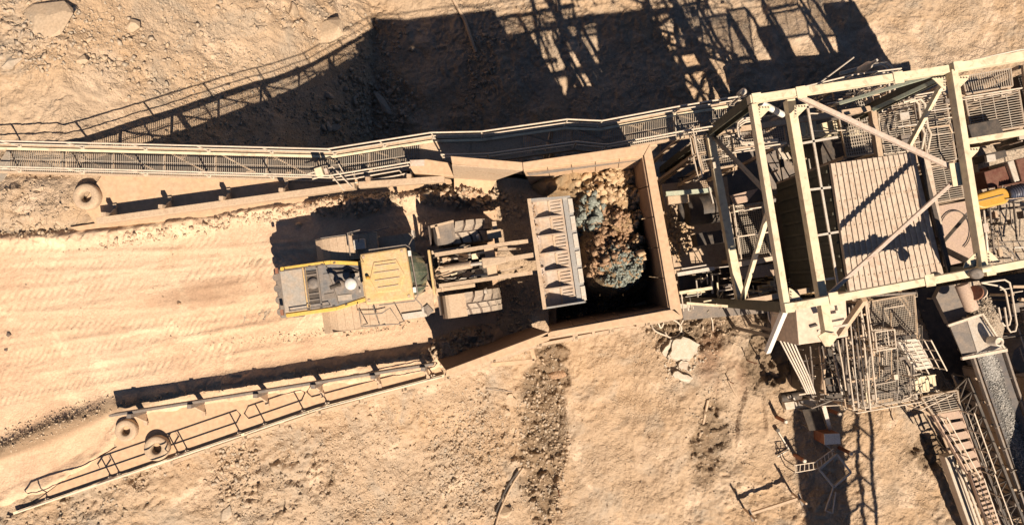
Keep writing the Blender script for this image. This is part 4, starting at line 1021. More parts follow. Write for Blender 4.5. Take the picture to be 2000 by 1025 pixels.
# ------------------------------------------------------------------ tower frame over the plant
GB = -9.0
def dirn(a, b): return (P(*b, 0) - P(*a, 0)).normalized()
def frame():
    t = thing('gantry_frame', 'tall cream steel frame of box beams and diagonal braces standing over the crusher', 'steel frame', P(1690, 390, GB))
    def beam(name, a, za, b, zb, w=.3, h=.34, m='cream', par=t, bev=.012):
        q = MB(); q.bar(P(*a, za), P(*b, zb), w, h); return q.build(name, M[m], par, bevel=bev)
    beam('beam', (1462, 196), 5, (1848, 137), 5, .24); beam('beam', (1866, 133), 5, (2090, 94), 5, .27)
    beam('beam', (1470, 205), 4.99, (1533, 592), 4.99, .20); beam('beam', (1858, 138), 4.99, (1918, 522), 4.99, .20)
    beam('beam', (1530, 601), 5, (1912, 530), 5, .24); beam('beam', (1926, 528), 5, (2090, 497), 5, .24)
    beam('beam', (1882, 278), 4.95, (2090, 244), 4.95, .17)
    beam('monorail_beam', (1541, 196), 4.55, (1616, 650), 4.55, .27, .34)
    for a in ((1470, 197), (1857, 136), (1533, 600), (1919, 529)):
        q = MB(); p = P(*a, 4.8); q.ibeam(p, (p.x, p.y, GB - .4), .34, .34, .04); q.build('column', M['green'], t)
        q = MB(); q.box(p + Vector((0, 0, .2)), (.3, .3, .4), .15); q.build('cap_plate', M['cream'], t, bevel=.01)
        q = MB(); q.box((p.x, p.y, GB + .2), (.9, .9, .5), .15); q.build('footing', M['concrete'], t)
    beam('beam', (1385, 262), .1, (1447, 592), .1, .3, .34)
    beam('beam', (1385, 262), -4.5, (1447, 592), -4.5, .3, .3, 'grey')
    for a, b in (((1470, 197), (1857, 136)), ((1533, 600), (1919, 529)), ((1857, 136), (1919, 529))):
        A = P(*a, 5); B_ = P(*b, 5)
        for z in (0.1, -4.5):
            q = MB(); q.bar((A.x, A.y, z), (B_.x, B_.y, z), .2, .28); q.build('beam', M['tan' if z > 0 else 'dark'], t)
        q = MB(); q.bar((A.x, A.y, -4.5), (B_.x, B_.y, 0), .14, .14); q.build('brace', M['grey'], t)
    for a, za, b, zb, w, m in (((1562, 190), 4.6, (1872, 334), 4.6, .15, 'pink'), ((1872, 346), 4.6, (1604, 588), 4.6, .12, 'pink'), ((1394, 268), .3, (1512, 392), 4.7, .13, 'grey'), ((1499, 418), 4.7, (1449, 588), .3, .15, 'cream'),
                               ((1841, 162), 4.5, (1772, 292), 1.5, .15, 'cream'), ((1640, 202), 2.0, (1836, 143), 4.6, .12, 'palegreen'), ((1706, 214), 1.5, (1848, 148), 4.6, .14, 'palegreen'), ((1532, 606), 4.8, (1499, 686), 2.0, .18, 'white'),
                               ((1688, 584), 4.8, (1640, 652), 2.4, .18, 'tan'), ((1916, 524), 4.6, (1838, 484), 1.0, .18, 'grey'), ((1836, 480), 1.0, (1890, 418), 4.0, .12, 'grey'), ((1898, 530), 4.5, (1842, 536), 1.5, .16, 'palegreen')):
        beam('brace', a, za, b, zb, w, w, m)
    q = MB(); c = P(1872, 340, 4.75); q.box(c, (.5, .75, .05), .15); q.build('gusset_plate', M['cream'], t)
    q = MB(); q.slab([P(1598, 656, 4.8), P(1612, 648, 4.8), P(1634, 652, 4.8), P(1633, 662, 4.8), P(1622, 676, 4.8), P(1612, 676, 4.8)], .06); q.build('gusset_plate', M['cream'], t)
    for a, b in (((1592, 296), (1636, 556)), ((1562, 373), (1622, 366)), ((1577, 463), (1637, 453)), ((1588, 549), (1630, 543)), ((1538, 216), (1590, 208)), ((1540, 285), (1636, 268)), ((1575, 198), (1592, 296)), ((1596, 646), (1655, 634))):
        q = MB(); q.bar(P(*a, 4.2), P(*b, 4.2), .07, .07); q.build('thin_rail', M['pale'], t)
    for a, b in (((1483, 200), (1528, 224)),):
        q = MB(); q.tube([P(*a, 4.7), P(*b, 3.4)], .11, 10); q.build('brace_tube', M['white'], t)
    # gussets with bolt rows where members meet
    for k, (a, sx, sy) in enumerate((((1481, 208), 1, 1), ((1846, 150), -1, 1), ((1543, 588), 1, -1), ((1907, 520), -1, -1), ((1868, 150), 1, 1), ((1552, 206), 1, 1), ((1888, 290), 1, 1), ((1929, 514), 1, -1))):
        c = P(*a, 5.0); q = MB(); q.slab([c, c + Vector((.42 * sx, .05 * sx, 0)), c + Vector((.36 * sx, -.1 * sy, 0)), c + Vector((.1 * sx, -.36 * sy, 0)), c + Vector((-.02 * sx, -.42 * sy, 0))], .03); q.build('gusset_plate', M['cream'], t)
        q = MB()
        for j in range(4): q.box(c + Vector((.09 * sx * (j + .6), -.04 * sy, .015)), (.035, .035, .03))
        for j in range(3): q.box(c + Vector((.03 * sx, -.09 * sy * (j + 1.2), .015)), (.035, .035, .03))
        q.build('bolts', M['grey'], t, kind='stuff')
    # brackets and bolts along the beams
    for a, b, n in (((1535, 600), (1910, 530), 2), ((1470, 195), (1850, 137), 2)):
        for k in range(n):
            q = MB(); q.box(P(*a, 5.19).lerp(P(*b, 5.19), (k + .5) / n), (.3, .38, .03), .17); q.build('splice_plate', M['cream'], t)
frame()
t = thing('floodlight', 'round floodlight hanging under the lower long beam near the corrugated roof', 'floodlight', P(1852, 546, 5.2))
q = MB(); q.lathe(P(1826, 542, 4.35), (0, 0, 1), [(-.1, .1), (0, .2), (.14, .17), (.2, .05)], 16); q.build('lamp_head', M['grey'], t)
q = MB(); q.tube([P(1826, 543, 4.5), P(1826, 545, 4.86)], .03); q.build('bracket', M['grey'], t)
t = thing('mast_lamp', 'tilted disc lamp on the lower right corner of the gantry frame', 'lamp', P(1908, 533, 5.2))
q = MB(); q.lathe(P(1906, 533, 5.35), (-.4, -.6, .5), [(0, .2), (.05, .22), (.09, .1)], 18); q.build('disc', M['grey'], t)
q = MB(); q.lathe(P(1915, 527, 5.25), (1, .2, 0), [(0, .1), (.3, .12)], 10); q.build('housing', M['cream'], t)

# ------------------------------------------------------------------ corrugated roof of the crusher house
def shed():
    z = 3.3; c = [(1622, 320), (1785, 298), (1844, 538), (1659, 569)]
    t = thing('crusher_house', 'crusher house under a flat cream roof of long ribbed metal sheets', 'shed', P(1720, 430, GB))
    TL, TR, BR, BL = [P(*a, z) for a in c]
    n = 16
    rf = MB(); rf.slab([TL - Vector((0, 0, .05)), TR - Vector((0, 0, .05)), BR - Vector((0, 0, .05)), BL - Vector((0, 0, .05))], .1); rf = rf.build('roof', M['tan'], t)
    for k in range(n):
        s0, s1 = k / n + .001, (k + 1) / n - .001; w = 0 if k % 3 else .012
        A = TL.lerp(TR, s0); B_ = TL.lerp(TR, s1); C_ = BL.lerp(BR, s1); D = BL.lerp(BR, s0)
        q = MB(); q.slab([A, B_, C_, D], .04); 
        q.bar(A + (B_ - A) * .06 + Vector((0, 0, .03)), D + (C_ - D) * .06 + Vector((0, 0, .03)), .045, .03)
        q.build('roof_sheet', M['roofsheet'], rf)
    for k in range(5):                                       # purlin screw lines
        s = .1 + .2 * k; q = MB()
        for j in range(33):
            p = TL.lerp(TR, (j + .5) / 33).lerp(BL.lerp(BR, (j + .5) / 33), s); q.box(p + Vector((0, 0, .012)), (.035, .035, .02))
        q.build('screws', M['tan'], rf, kind='stuff')
    def wl(a, b, zt, zb, m): q = MB(); q.bar((a.x, a.y, (zt + zb) / 2), (b.x, b.y, (zt + zb) / 2), .08, zt - zb); q.build('wall', M[m], t)
    zt = z - .16
    wl(TL, BL, zt, -1.5, 'green'); wl(TR, BR, zt, -1.5, 'tan'); wl(TL, TR, zt, -1.5, 'tan'); wl(BL, BR, zt, -1.5, 'tan')
    for k in range(9):
        p = TL.lerp(BL, (k + .5) / 9) - Vector((.07, 0, 0)); q = MB(); q.bar((p.x, p.y, zt), (p.x, p.y, -1.4), .08, .1); q.build('stud', M['green'], t)
    q = MB(); q.bar(P(1796, 300, 3.35), P(1858, 545, 3.35), .14, .12); q.build('gutter', M['dark'], t)
    q = MB(); q.bar(P(1806, 301, 3.2), P(1836, 462, 3.2), .22, .14); q.build('edge_trim', M['roofsheet'], t)
    q = MB(); q.slab([TL + Vector((.3, -.3, -12.2 + 7)), TR + Vector((0, -.3, -5.2)), BR + Vector((0, .3, -5.2)), BL + Vector((.3, .3, -5.2))], 7.2); q.build('crusher_body', M['dark'], t)
shed()

# ------------------------------------------------------------------ decks, platforms
def deck(name, label, cat, quads, z, rails=(), mt='grate', pitch=.085, cross=.085, legs=True, frame_m='tan', zr=None):
    c = P(sum(a[0] for a in quads[0]) / 4, sum(a[1] for a in quads[0]) / 4, z); t = thing(name, label, cat, c)
    for qd in quads:
        A, B_, C_, D = [P(*a, z) for a in qd]
        grating(t, A, B_, C_, D, pitch, cross, .016 if pitch < .1 and cross < .1 else .03, m=mt)
        for a, b in ((A, B_), (B_, C_), (C_, D), (D, A)):
            q = MB(); q.bar(a - Vector((0, 0, .07)), b - Vector((0, 0, .07)), .07, .14); q.build('edge_beam', M[frame_m], t)
        if legs:
            for a in (A, B_, C_, D):
                q = MB(); q.bar((a.x, a.y, z - .2), (a.x, a.y, (-12 if a.y > 4.5 else GB) - .5), .14, .14); q.build('leg', M['tan'], t)
    for r in rails: rail_run(t, [P(x, y, (zr or z) + 1.1) for x, y in r], z, r=.03, post_every=1.5)
    return t
deck('platform', 'long grated platform at the walkway end under the gantry corner', 'platform', [((1350, 250), (1424, 236), (1432, 288), (1360, 300)), ((1426, 236), (1530, 224), (1538, 276), (1434, 290))], 0, [[(1352, 246), (1362, 300), (1372, 345)], [(1436, 294), (1536, 280)]])
deck('platform', 'small grated landing left of the low cross beam, above the dark pit', 'platform', [((1366, 302), (1434, 290), (1440, 322), (1374, 334))], -.02)
deck('platform', 'framed mesh platform between the two left gantry beams', 'platform', [((1432, 404), (1490, 396), (1506, 500), (1447, 508))], -1.5, [[(1432, 400), (1448, 505)], [(1436, 412), (1490, 404)], [(1443, 462), (1502, 453)]], frame_m='rail')
deck('platform', 'mesh deck behind the upper gantry beam left of the roof ridge', 'platform', [((1628, 176), (1700, 164), (1722, 296), (1655, 306))], -1.3, [[(1622, 170), (1700, 156)]], pitch=.1, cross=.13)
deck('platform', 'slatted deck directly above the corrugated roof', 'platform', [((1714, 208), (1784, 196), (1800, 296), (1728, 304))], -1.2, [[(1712, 200), (1786, 188)]], pitch=.3, cross=.085)
deck('platform', 'slatted deck in the upper right bay of the gantry frame', 'platform', [((1796, 190), (1846, 182), (1868, 312), (1812, 320))], -1.0, [[(1790, 186), (1846, 176)]], pitch=.4, cross=.09)
deck('platform', 'narrow deck of lengthwise slats tucked under the long upper right beam', 'platform', [((1880, 150), (1974, 134), (1978, 168), (1888, 184))], -1.0, [], pitch=.095, cross=.6)
deck('platform', 'dusty slatted deck half covered in dirt at the right upper edge', 'platform', [((1886, 194), (1990, 176), (2002, 246), (1900, 264))], -1.1, [[(1884, 190), (1996, 172)]], pitch=.5, cross=.095)
deck('platform', 'grated deck strip at the very right edge of the upper gantry', 'platform', [((2000, 128), (2080, 114), (2100, 240), (2014, 254))], -1.1, [], pitch=.5, cross=.1)
deck('platform', 'small slatted deck between roof and right gantry beam', 'platform', [((1814, 326), (1868, 318), (1884, 386), (1828, 396))], -1.0, [], pitch=.4, cross=.085)
deck('platform', 'upper mesh deck of the lower plant beside the dark duct', 'platform', [((1696, 590), (1786, 574), (1792, 650), (1706, 664))], -3, [[(1692, 586), (1706, 664)]], pitch=.075, cross=.09)
deck('platform', 'lower mesh deck at the foot of the pipe rack', 'platform', [((1700, 690), (1760, 680), (1792, 778), (1676, 798))], -4.5, [[(1674, 806), (1800, 784)], [(1672, 690), (1690, 800)]], pitch=.075, cross=.085, frame_m='rail')
deck('platform', 'small square framed hatch deck left of the ship ladder', 'platform', [((1709, 648), (1747, 643), (1750, 679), (1713, 685))], -2.6, [[(1709, 648), (1747, 643), (1750, 679), (1713, 685), (1709, 648)]], pitch=.12, cross=.14, frame_m='rail')
def plate_thing(name, label, cat, px, z, th, m, bev=.01):
    q = MB(); q.slab([P(x, y, z) for x, y in px], th); return q.build(name, M[m], None, label=label, cat=cat, bevel=bev)
plate_thing('floor_plate', 'pinkish dusty floor plate right of the corrugated roof', 'floor plate', [(1832, 402), (1894, 391), (1910, 505), (1846, 520)], -1.02, .12, 'floorplate')
plate_thing('floor_plate', 'pale square plate beside the cross beam in the left gantry bay', 'floor plate', [(1426, 382), (1482, 368), (1460, 394), (1434, 400)], -1.2, .08, 'floorplate')
plate_thing('floor_plate', 'pale strip plate along the lower side of the mesh platform', 'floor plate', [(1438, 512), (1510, 500), (1512, 510), (1440, 522)], -1.3, .08, 'box')
plate_thing('floor_plate', 'dusty rubble strewn floor below the slatted decks at the right edge', 'floor plate', [(1905, 265), (2060, 235), (2090, 520), (1925, 520)], -4.5, .3, 'graveltan')
plate_thing('floor_plate', 'dark concrete floor of the pit under the gantry', 'floor', [(1290, 280), (1560, 240), (1620, 600), (1335, 625)], -8.75, .4, 'grey')
t = thing('corrugated_panel', 'short corrugated dusty panel below the mesh platform', 'metal sheet', P(1478, 526, -1.0))
for k in range(14):
    q = MB(); a = P(1441 + 5 * k, 523 - .6 * k, -1.4); b = P(1446 + 5 * k, 546 - .6 * k, -1.4); q.bar(a, b, .1, .06 + .03 * (k % 2)); q.build('sheet_rib', M['floorplate'], t)
t = thing('cable_loop', 'loose black cable loop lying on the pinkish floor plate', 'cable', P(1865, 455, -.98))
q = MB(); c = P(1866, 450, -.96); q.tube([c + Vector((math.cos(a) * .62, math.sin(a) * .8, 0)) for a in np.linspace(-1.0, 3.6, 22)], .022, 6); q.build('cable', M['dark'], t)
# curved handrails at the walkway platform
t = thing('looped_handrail', 'rounded double loop of handrail tube beside the left gantry corner', 'handrail', P(1460, 260, 0))
for o, z in ((0, .98), (7, .55), (14, .3)):
    q = MB(); q.tube(px_path([(1472 + o, 229 + o * .3), (1450 + o * .4, 232 + o * .5), (1441 + o * .3, 240 + o * .4), (1440 + o * .2, 252), (1444 + o * .2, 272 - o * .2), (1450 + o * .4, 282 - o * .3), (1464, 284 - o * .4), (1520, 278 - o * .4)], z), .035, 7); q.build('rail_loop', M['rail'], t)
for a in ((1442, 250), (1450, 281), (1500, 280)):
    q = MB(); q.tube([P(*a, .95), P(*a, 0)], .03); q.build('post', M['rail'], t)

def stairs(label, a0, a1, z0, b0, b1, z1, n, m='cream', depth=.2, rails=True, th=.04, name='staircase'):
    """treads from line a0-a1 at z0 to line b0-b1 at z1"""
    A0, A1, B0, B1 = P(*a0, z0), P(*a1, z0), P(*b0, z1), P(*b1, z1)
    t = thing(name, label, 'stairs', A0.lerp(B1, .5))
    for k in range(n):
        s = (k + .5) / n; p = A0.lerp(B0, s); r = A1.lerp(B1, s); q = MB(); q.bar(p, r, depth, th); q.build('tread', M[m], t)
    for a, b in ((A0, B0), (A1, B1)):
        q = MB(); q.bar(a - Vector((0, 0, .08)), b - Vector((0, 0, .08)), .05, .22); q.build('stringer', M[m], t)
        if rails:
            q = MB(); q.tube([a + Vector((0, 0, 1)), b + Vector((0, 0, 1))], .028); h = q.build('handrail', M['rail'], t)
            q = MB(); q.tube([a + Vector((0, 0, .5)), b + Vector((0, 0, .5))], .022); q.build('mid_rail', M['rail'], t)
            for k in range(4):
                p = a.lerp(b, (k + .1) / 3.2); q = MB(); q.tube([p, p + Vector((0, 0, 1))], .026); q.build('post', M['rail'], h)
    return t
stairs('steep stair with lit slat treads descending to the right beneath the upper beam', (1560, 234), (1566, 268), -.2, (1680, 236), (1686, 262), -4.2, 12)
stairs('ship ladder with pale treads beside the dark duct', (1752, 664), (1790, 660), -2.2, (1788, 724), (1822, 718), -4.2, 8, 'pale', .14)
stairs('short flight of cream treads at the foot of the ship ladder', (1786, 738), (1788, 766), -4.4, (1826, 732), (1830, 762), -4.9, 6, 'cream', .14, rails=False)
stairs('broad stair of pale landings running down beside the conveyor', (1822, 806), (1874, 798), -4.6, (1888, 922), (1916, 912), -6.4, 6, 'floorplate', .34)
stairs('narrow lower stair continuing down along the conveyor to the bottom edge', (1894, 922), (1914, 914), -6.5, (1938, 1050), (1962, 1044), -8.2, 14, 'floorplate', .12)
deck('stair_landing', 'slatted landing at the top of the conveyor side stair', 'platform', [((1800, 776), (1870, 762), (1876, 798), (1822, 808))], -4.5, [[(1798, 800), (1860, 770)]], pitch=.5, cross=.11, legs=False)

# ------------------------------------------------------------------ enclosures, pipes, motors
t = thing('electrical_enclosure', 'pair of pale cabinets under the overhanging monorail beam', 'cabinet', P(1600, 630, -1))
def prism(px, zt, zb, m, nm, bev=.02):
    q = MB(); pts = [P(x, y, zt) for x, y in px]; q.slab(pts, zt - zb); return q.build(nm, M[m], t, bevel=bev)
prism([(1554, 603), (1599, 594), (1604, 667), (1560, 673)], 1.4, -1.2, 'box', 'cabinet')
prism([(1612, 593), (1652, 586), (1657, 656), (1617, 664)], 1.1, -1.2, 'box', 'cabinet')
prism([(1544, 616), (1554, 615), (1560, 656), (1552, 656)], .9, -1.0, 'pale', 'side_box')
for a, b in (((1582, 638), (1596, 634)), ((1620, 628), (1648, 622)), ((1632, 596), (1634, 606))):
    q = MB(); q.bar(P(*a, 1.44), P(*b, 1.44), .07, .06); q.build('handle', M['dark'], t)
for a in ((1560, 670), (1600, 664), (1650, 655)):
    q = MB(); p = P(*a, -1.3); q.bar(p, (p.x - .2, p.y + .2, GB), .14, .14); q.build('leg', M['grey'], t)
t = thing('cable_bundle', 'bundle of five parallel pale pipes curving down from the gantry corner', 'pipes', P(1540, 690, -3))
for k in range(5):
    o = k * 8
    pts = [(1500 + o * .9, 604), (1502 + o * .9, 622), (1512 + o * .85, 642), (1540 + o * .7, 696), (1562 + o * .6, 738), (1576 + o * .5, 768)]
    q = MB(); q.tube(px_path(pts, [-1, -1.2, -1.5, -2.4, -3.2, -3.8]), .036, 7); q.build('pipe', M['rail' if k % 2 else 'pale'], t)
for k in range(4):
    q = MB(); a = (1512 + 17 * k, 640 + 34 * k); q.bar(P(a[0] - 4, a[1], -1.7 - .6 * k), P(a[0] + 38 - k * 3, a[1] - 4, -1.7 - .6 * k), .06, .06); q.build('clamp', M['dark'], t)
t = thing('pipe_rack', 'tall rack of long pale pipes and handrails beside the cabinets', 'pipe rack', P(1685, 700, -3))
for k, (a, b, r, z) in enumerate((((1650, 640), (1668, 800), .035, -2.5), ((1658, 600), (1677, 796), .03, -2), ((1664, 596), (1686, 790), .05, -3), ((1672, 594), (1694, 786), .03, -1.5), ((1680, 590), (1700, 800), .04, -2.2), ((1690, 588), (1712, 786), .035, -1), ((1645, 660), (1660, 780), .06, -3.5), ((1600, 676), (1612, 770), .05, -4), ((1582, 676), (1588, 760), .04, -4.4), ((1625, 668), (1645, 770), .07, -4.5), ((1612, 680), (1606, 760), .09, -5), ((1636, 664), (1652, 762), .035, -3))):
    q = MB(); q.tube(px_path([a, ((a[0] + b[0]) / 2 + (k % 3 - 1), (a[1] + b[1]) / 2), b], z), r, 8); q.build('pipe', M[('rail', 'pale', 'grey', 'cream', 'rail', 'rail', 'grey', 'tan', 'grey', 'pale', 'tan', 'rail')[k]], t)
for k, y in enumerate((620, 660, 700, 745, 785)):
    q = MB(); q.bar(P(1650 + k * 4, y, -3.2), P(1700 + k * 4, y - 8, -3.2), .08, .1); q.build('cross_beam', M['tan'], t)
for k, (x, y) in enumerate(((1665, 640), (1690, 634), (1678, 700), (1700, 696), (1690, 780), (1712, 776))):
    q = MB(); p = P(x, y, -3.2); q.bar(p, (p.x, p.y, GB - .3), .12, .12); q.build('leg', M['grey'], t)
def rnd_clutter(name, label, cat, quad, z0, z1, n, seed, mats, rmax=.06, posts=.25, boxes=.12):
    r = random.Random(seed); A, B_, C_, D = quad
    t = thing(name, label, cat, P(sum(a[0] for a in quad) / 4, sum(a[1] for a in quad) / 4, z0))
    def at(u, v, z):
        x = (A[0] * (1 - u) + B_[0] * u) * (1 - v) + (D[0] * (1 - u) + C_[0] * u) * v; y = (A[1] * (1 - u) + B_[1] * u) * (1 - v) + (D[1] * (1 - u) + C_[1] * u) * v
        return P(x, y, z)
    for k in range(n):
        u, v = r.random(), r.random(); z = r.uniform(z0, z1); m = r.choice(mats); q = MB(); c = r.random()
        if c < posts:
            p = at(u, v, z); q.tube([p, (p.x, p.y, z - r.uniform(.6, 2))], r.uniform(.02, rmax * .7), 6); q.build('pipe', M[m], t)
        elif c < posts + boxes:
            p = at(u, v, z); q.box(p, (r.uniform(.1, .4), r.uniform(.1, .4), r.uniform(.1, .4)), .15); q.build('junction_box', M[m], t)
        else:
            du, dv = (r.uniform(.15, .6), 0) if r.random() < .5 else (0, r.uniform(.15, .6))
            p, p2 = at(u, v, z), at(min(1, u + du), min(1, v + dv), z + r.uniform(-.15, .15)); rr = r.uniform(.014, rmax * .65)
            pts = [p, p2]
            if r.random() < .5: pts.append(p2 + Vector((r.uniform(-.3, .3), r.uniform(-.3, .3), -r.uniform(.1, .5))))
            q.tube(pts, rr, 6); q.build('pipe', M[m], t)
    return t
rnd_clutter('pipework', 'tangle of small pipes and fittings on the floor between hopper and first gantry beam', 'pipework', [(1322, 528), (1440, 516), (1444, 588), (1332, 608)], -3.5, -1.2, 46, 1, ['cream', 'pale', 'tan', 'rail', 'grey'])
rnd_clutter('pipework', 'tangle of pipes and fittings along the lower edge between the gantry beams', 'pipework', [(1446, 548), (1600, 520), (1604, 574), (1452, 590)], -2.5, -.8, 60, 2, ['cream', 'pale', 'tan', 'rail', 'grey', 'yellow'])
rnd_clutter('pipework', 'dark vertical pipes deep in the bay left of the corrugated roof', 'pipework', [(1510, 310), (1606, 300), (1640, 540), (1548, 560)], -7, -3, 70, 3, ['grey', 'dark', 'dark', 'tan', 'pale'], .08)
rnd_clutter('pipework', 'valves and hoses clustered behind the long upper gantry beam', 'pipework', [(1560, 176), (1740, 140), (1744, 184), (1570, 214)], -2.0, .4, 70, 4, ['rail', 'pale', 'dark', 'tan', 'grey'])
rnd_clutter('pipework', 'pipes and hoses crossing the slatted decks right of the mesh deck', 'pipework', [(1700, 190), (1850, 168), (1872, 316), (1720, 330)], -1.0, .3, 34, 5, ['rail', 'pale', 'tan', 'grey'])
rnd_clutter('pipework', 'machinery pipes in the dark right bay around the amber guard', 'pipework', [(1900, 270), (2060, 240), (2080, 510), (1925, 510)], -4, -1.5, 70, 6, ['grey', 'pale', 'dark', 'tan', 'pink'], .08, boxes=.25)
rnd_clutter('pipework', 'pipes and brackets scattered over the lower plant decks', 'pipework', [(1694, 576), (1790, 560), (1800, 770), (1690, 792)], -4.2, -2.2, 70, 7, ['rail', 'grey', 'tan', 'grey', 'dark', 'grate'])
rnd_clutter('pipework', 'small pipe fittings under the cable bundle and cabinets', 'pipework', [(1560, 676), (1664, 660), (1680, 796), (1590, 800)], -6, -3.5, 70, 8, ['grey', 'dark', 'dark', 'tan', 'dark', 'rail'])
rnd_clutter('pipework', 'fittings and hoses around the walkway end under the dark green column', 'pipework', [(1336, 240), (1432, 222), (1440, 330), (1356, 346)], -.6, .7, 40, 9, ['rail', 'pale', 'tan', 'grey'], .045)
rnd_clutter('pipework', 'supports and pipes around the head of the gravel conveyor', 'pipework', [(1840, 570), (1990, 545), (2040, 700), (1880, 720)], -5.5, -3, 50, 10, ['grey', 'dark', 'pale', 'tan'])
rnd_clutter('pipework', 'dark pipes deep in the pit between hopper and first cross beam', 'pipework', [(1300, 300), (1376, 290), (1430, 505), (1330, 520)], -8, -4, 40, 11, ['dark', 'grey', 'dark', 'grey'], .09)

# feed end under the hopper
t = thing('apron_feeder', 'feeder under the hopper with rails, a dark drive drum and spilled rock', 'feeder', P(1350, 450, -4))
for a, b, z, w, m in (((1300, 379), (1388, 372), .5, .16, 'palegreen'), ((1304, 392), (1344, 388), .2, .3, 'tan'), ((1322, 536), (1394, 524), .2, .14, 'pale'), ((1330, 526), (1380, 518), .1, .07, 'pale'), ((1326, 572), (1390, 562), -.3, .12, 'cream'), ((1384, 366), (1392, 398), .6, .05, 'pale'), ((1340, 592), (1420, 598), -.4, .1, 'cream')):
    q = MB(); q.bar(P(*a, z), P(*b, z), w, .2); q.build('rail', M[m], t)
q = MB(); q.slab([P(1292, 360, -4), P(1420, 345, -4), P(1440, 520, -4), P(1318, 535, -4)], .4); q.build('feeder_pan', M['tan'], t)
q = MB(); q.lathe(P(1372, 408, -2.2), (1, .15, 0), [(-.7, .6), (-.6, .66), (.6, .66), (.7, .6)], 22); q.build('drive_drum', M['dark'], t)
q = MB(); q.lathe(P(1330, 410, -1.6), (0, 1, 0), [(-.5, .14), (.5, .14)], 12); q.build('shaft', M['dark'], t)
q = MB(); q.bar(P(1356, 470, -1), P(1420, 460, -1), .5, .8); q.build('motor', M['dark'], t)
pts = scatter(1328, 455, 34, 56, 260, .1, z=-3.2, seed=9)
rubble('spilled_rock', pts, sizes(260, .06, .2, 9), M['orepale'], 'spilled orange rock heaped beneath the right hopper wall', seed=21, zf=lambda x, y: np.full(len(x), -3.85) + .5 * fbm(x, y, 1.5, 3, 5))

# right bay machinery
t = thing('drive_guard', 'amber orange rounded belt guard with a dark blue motor behind the right gantry beam', 'machine guard', P(1938, 388, -2))
c = P(1936, 388, -1.6); a = math.radians(14)
q = MB(); pts = []
for k in range(20):
    u = 2 * math.pi * k / 20; x = math.cos(u) * .36 + (.38 if math.cos(u) > 0 else -.38) + .05; y = math.sin(u) * (.34 + .06 * math.cos(u)); pts.append((c.x + x * math.cos(a) - y * math.sin(a), c.y + x * math.sin(a) + y * math.cos(a)))
q.hexa([(x, y, -2.3) for x, y in pts], [(x, y, -1.6) for x, y in pts]); q.build('guard_cover', M['amber'], t, bevel=.07)
q = MB(); q.bar(c + Vector((-.6, -.12, .02)), c + Vector((.5, .16, .02)), .03, .03); q.build('seam', M['grey'], t)
q = MB(); q.lathe(P(1968, 380, -1.75), (1, .25, 0), [(0, .2), (.06, .3), (.75, .3), (.85, .18)], 18); q.build('motor', M['blue'], t)
for k in range(6):
    q = MB(); q.lathe(P(1972, 379, -1.75) + Vector((.1 * k, .025 * k, 0)), (1, .25, 0), [(0, .325), (.02, .325)], 18); q.build('cooling_fin', M['blue'], t)
t = thing('gearbox', 'rusty red gearbox housing above the amber guard at the right edge', 'machine', P(1960, 340, -3))
for px_, zt, zb, m, nm in (([(1922, 336), (1968, 322), (1978, 358), (1930, 368)], -2.0, -4, 'rustshade', 'housing'), ([(1968, 316), (1980, 312), (1994, 352), (1982, 356)], -1.8, -3, 'pale', 'flange'), ([(1984, 312), (2030, 300), (2040, 350), (1996, 354)], -1.7, -4, 'rustshade', 'housing'), ([(1890, 244), (1950, 232), (1962, 262), (1900, 274)], -.6, -3, 'dark', 'cover'), ([(1930, 300), (1964, 292), (1968, 306), (1934, 314)], -2, -3, 'dark', 'cover')):
    q = MB(); q.slab([P(x, y, zt) for x, y in px_], zt - zb); q.build(nm, M[m], t, bevel=.03)
pts = scatter(1938, 452, 26, 52, 380, 0, z=-4, seed=77)
rubble('gravel_spill', pts, sizes(380, .04, .13, 7), M['graveltan'], 'pale gravel spill on the floor below the amber guard', seed=31, zf=lambda x, y: np.full(len(x), -4.4))
t = thing('guard_rail', 'low tube railing crossing the gravel spill at the right', 'railing', P(1940, 490, -3))
for z, y in ((-3.4, 486), (-3.9, 500)):
    q = MB(); q.tube(px_path([(1916, y), (1962, y - 6), (1974, y + 4), (1990, y + 22)], z), .035); q.build('tube', M['grey'], t)
# upper edge hardware
t = thing('valve_station', 'upright valve bottle with bent pipes behind the upper gantry beam', 'valve', P(1670, 130, 0))
q = MB(); q.lathe(P(1674, 142, -.2), (0, 0, 1), [(0, .1), (.1, .16), (.9, .16), (1.1, .07), (1.5, .05)], 14); q.build('bottle', M['pale'], t)
for o in (0, 10):
    q = MB(); q.tube(px_path([(1640, 146 - o * .3), (1700, 130 - o * .4), (1722 + o, 126 - o * .3), (1732 + o, 132), (1736 + o, 160), (1738 + o, 196)], 0), .045, 7); q.build('pipe', M['rail'], t)
q = MB(); q.tube([P(1604, 160, .6), P(1668, 112, 1.6)], .03); q.build('stay', M['pale'], t)
q = MB(); q.lathe(P(1444, 186, .6), (0, 0, 1), [(0, .12), (.5, .13), (.6, .05)], 12); q.build('lamp_head', M['pale'], t)
t = thing('edge_railing', 'long handrail behind the upper gantry beam running to the right', 'handrail', P(1600, 160, 0))
rail_run(t, [P(x, y, 1.0) for x, y in ((1448, 190), (1545, 176), (1668, 146), (1760, 134))], 0, r=.03, post_every=1.2)
rail_run(t, [P(x, y, 1.0) for x, y in ((1880, 122), (1990, 98), (2080, 84))], 0, r=.03, post_every=1.2)
for o in (0, 12):
    t = thing('bent_pipe', 'bent pale pipe pair over the slatted deck, %s one' % ('left' if o == 0 else 'right'), 'pipe', P(1790 + o, 240, 0))
    q = MB(); q.tube(px_path([(1764 + o, 200), (1786 + o, 194), (1794 + o, 204), (1800 + o, 250), (1806 + o, 262), (1800 + o, 292)], .3), .05, 8); q.build('pipe', M['rail'], t)

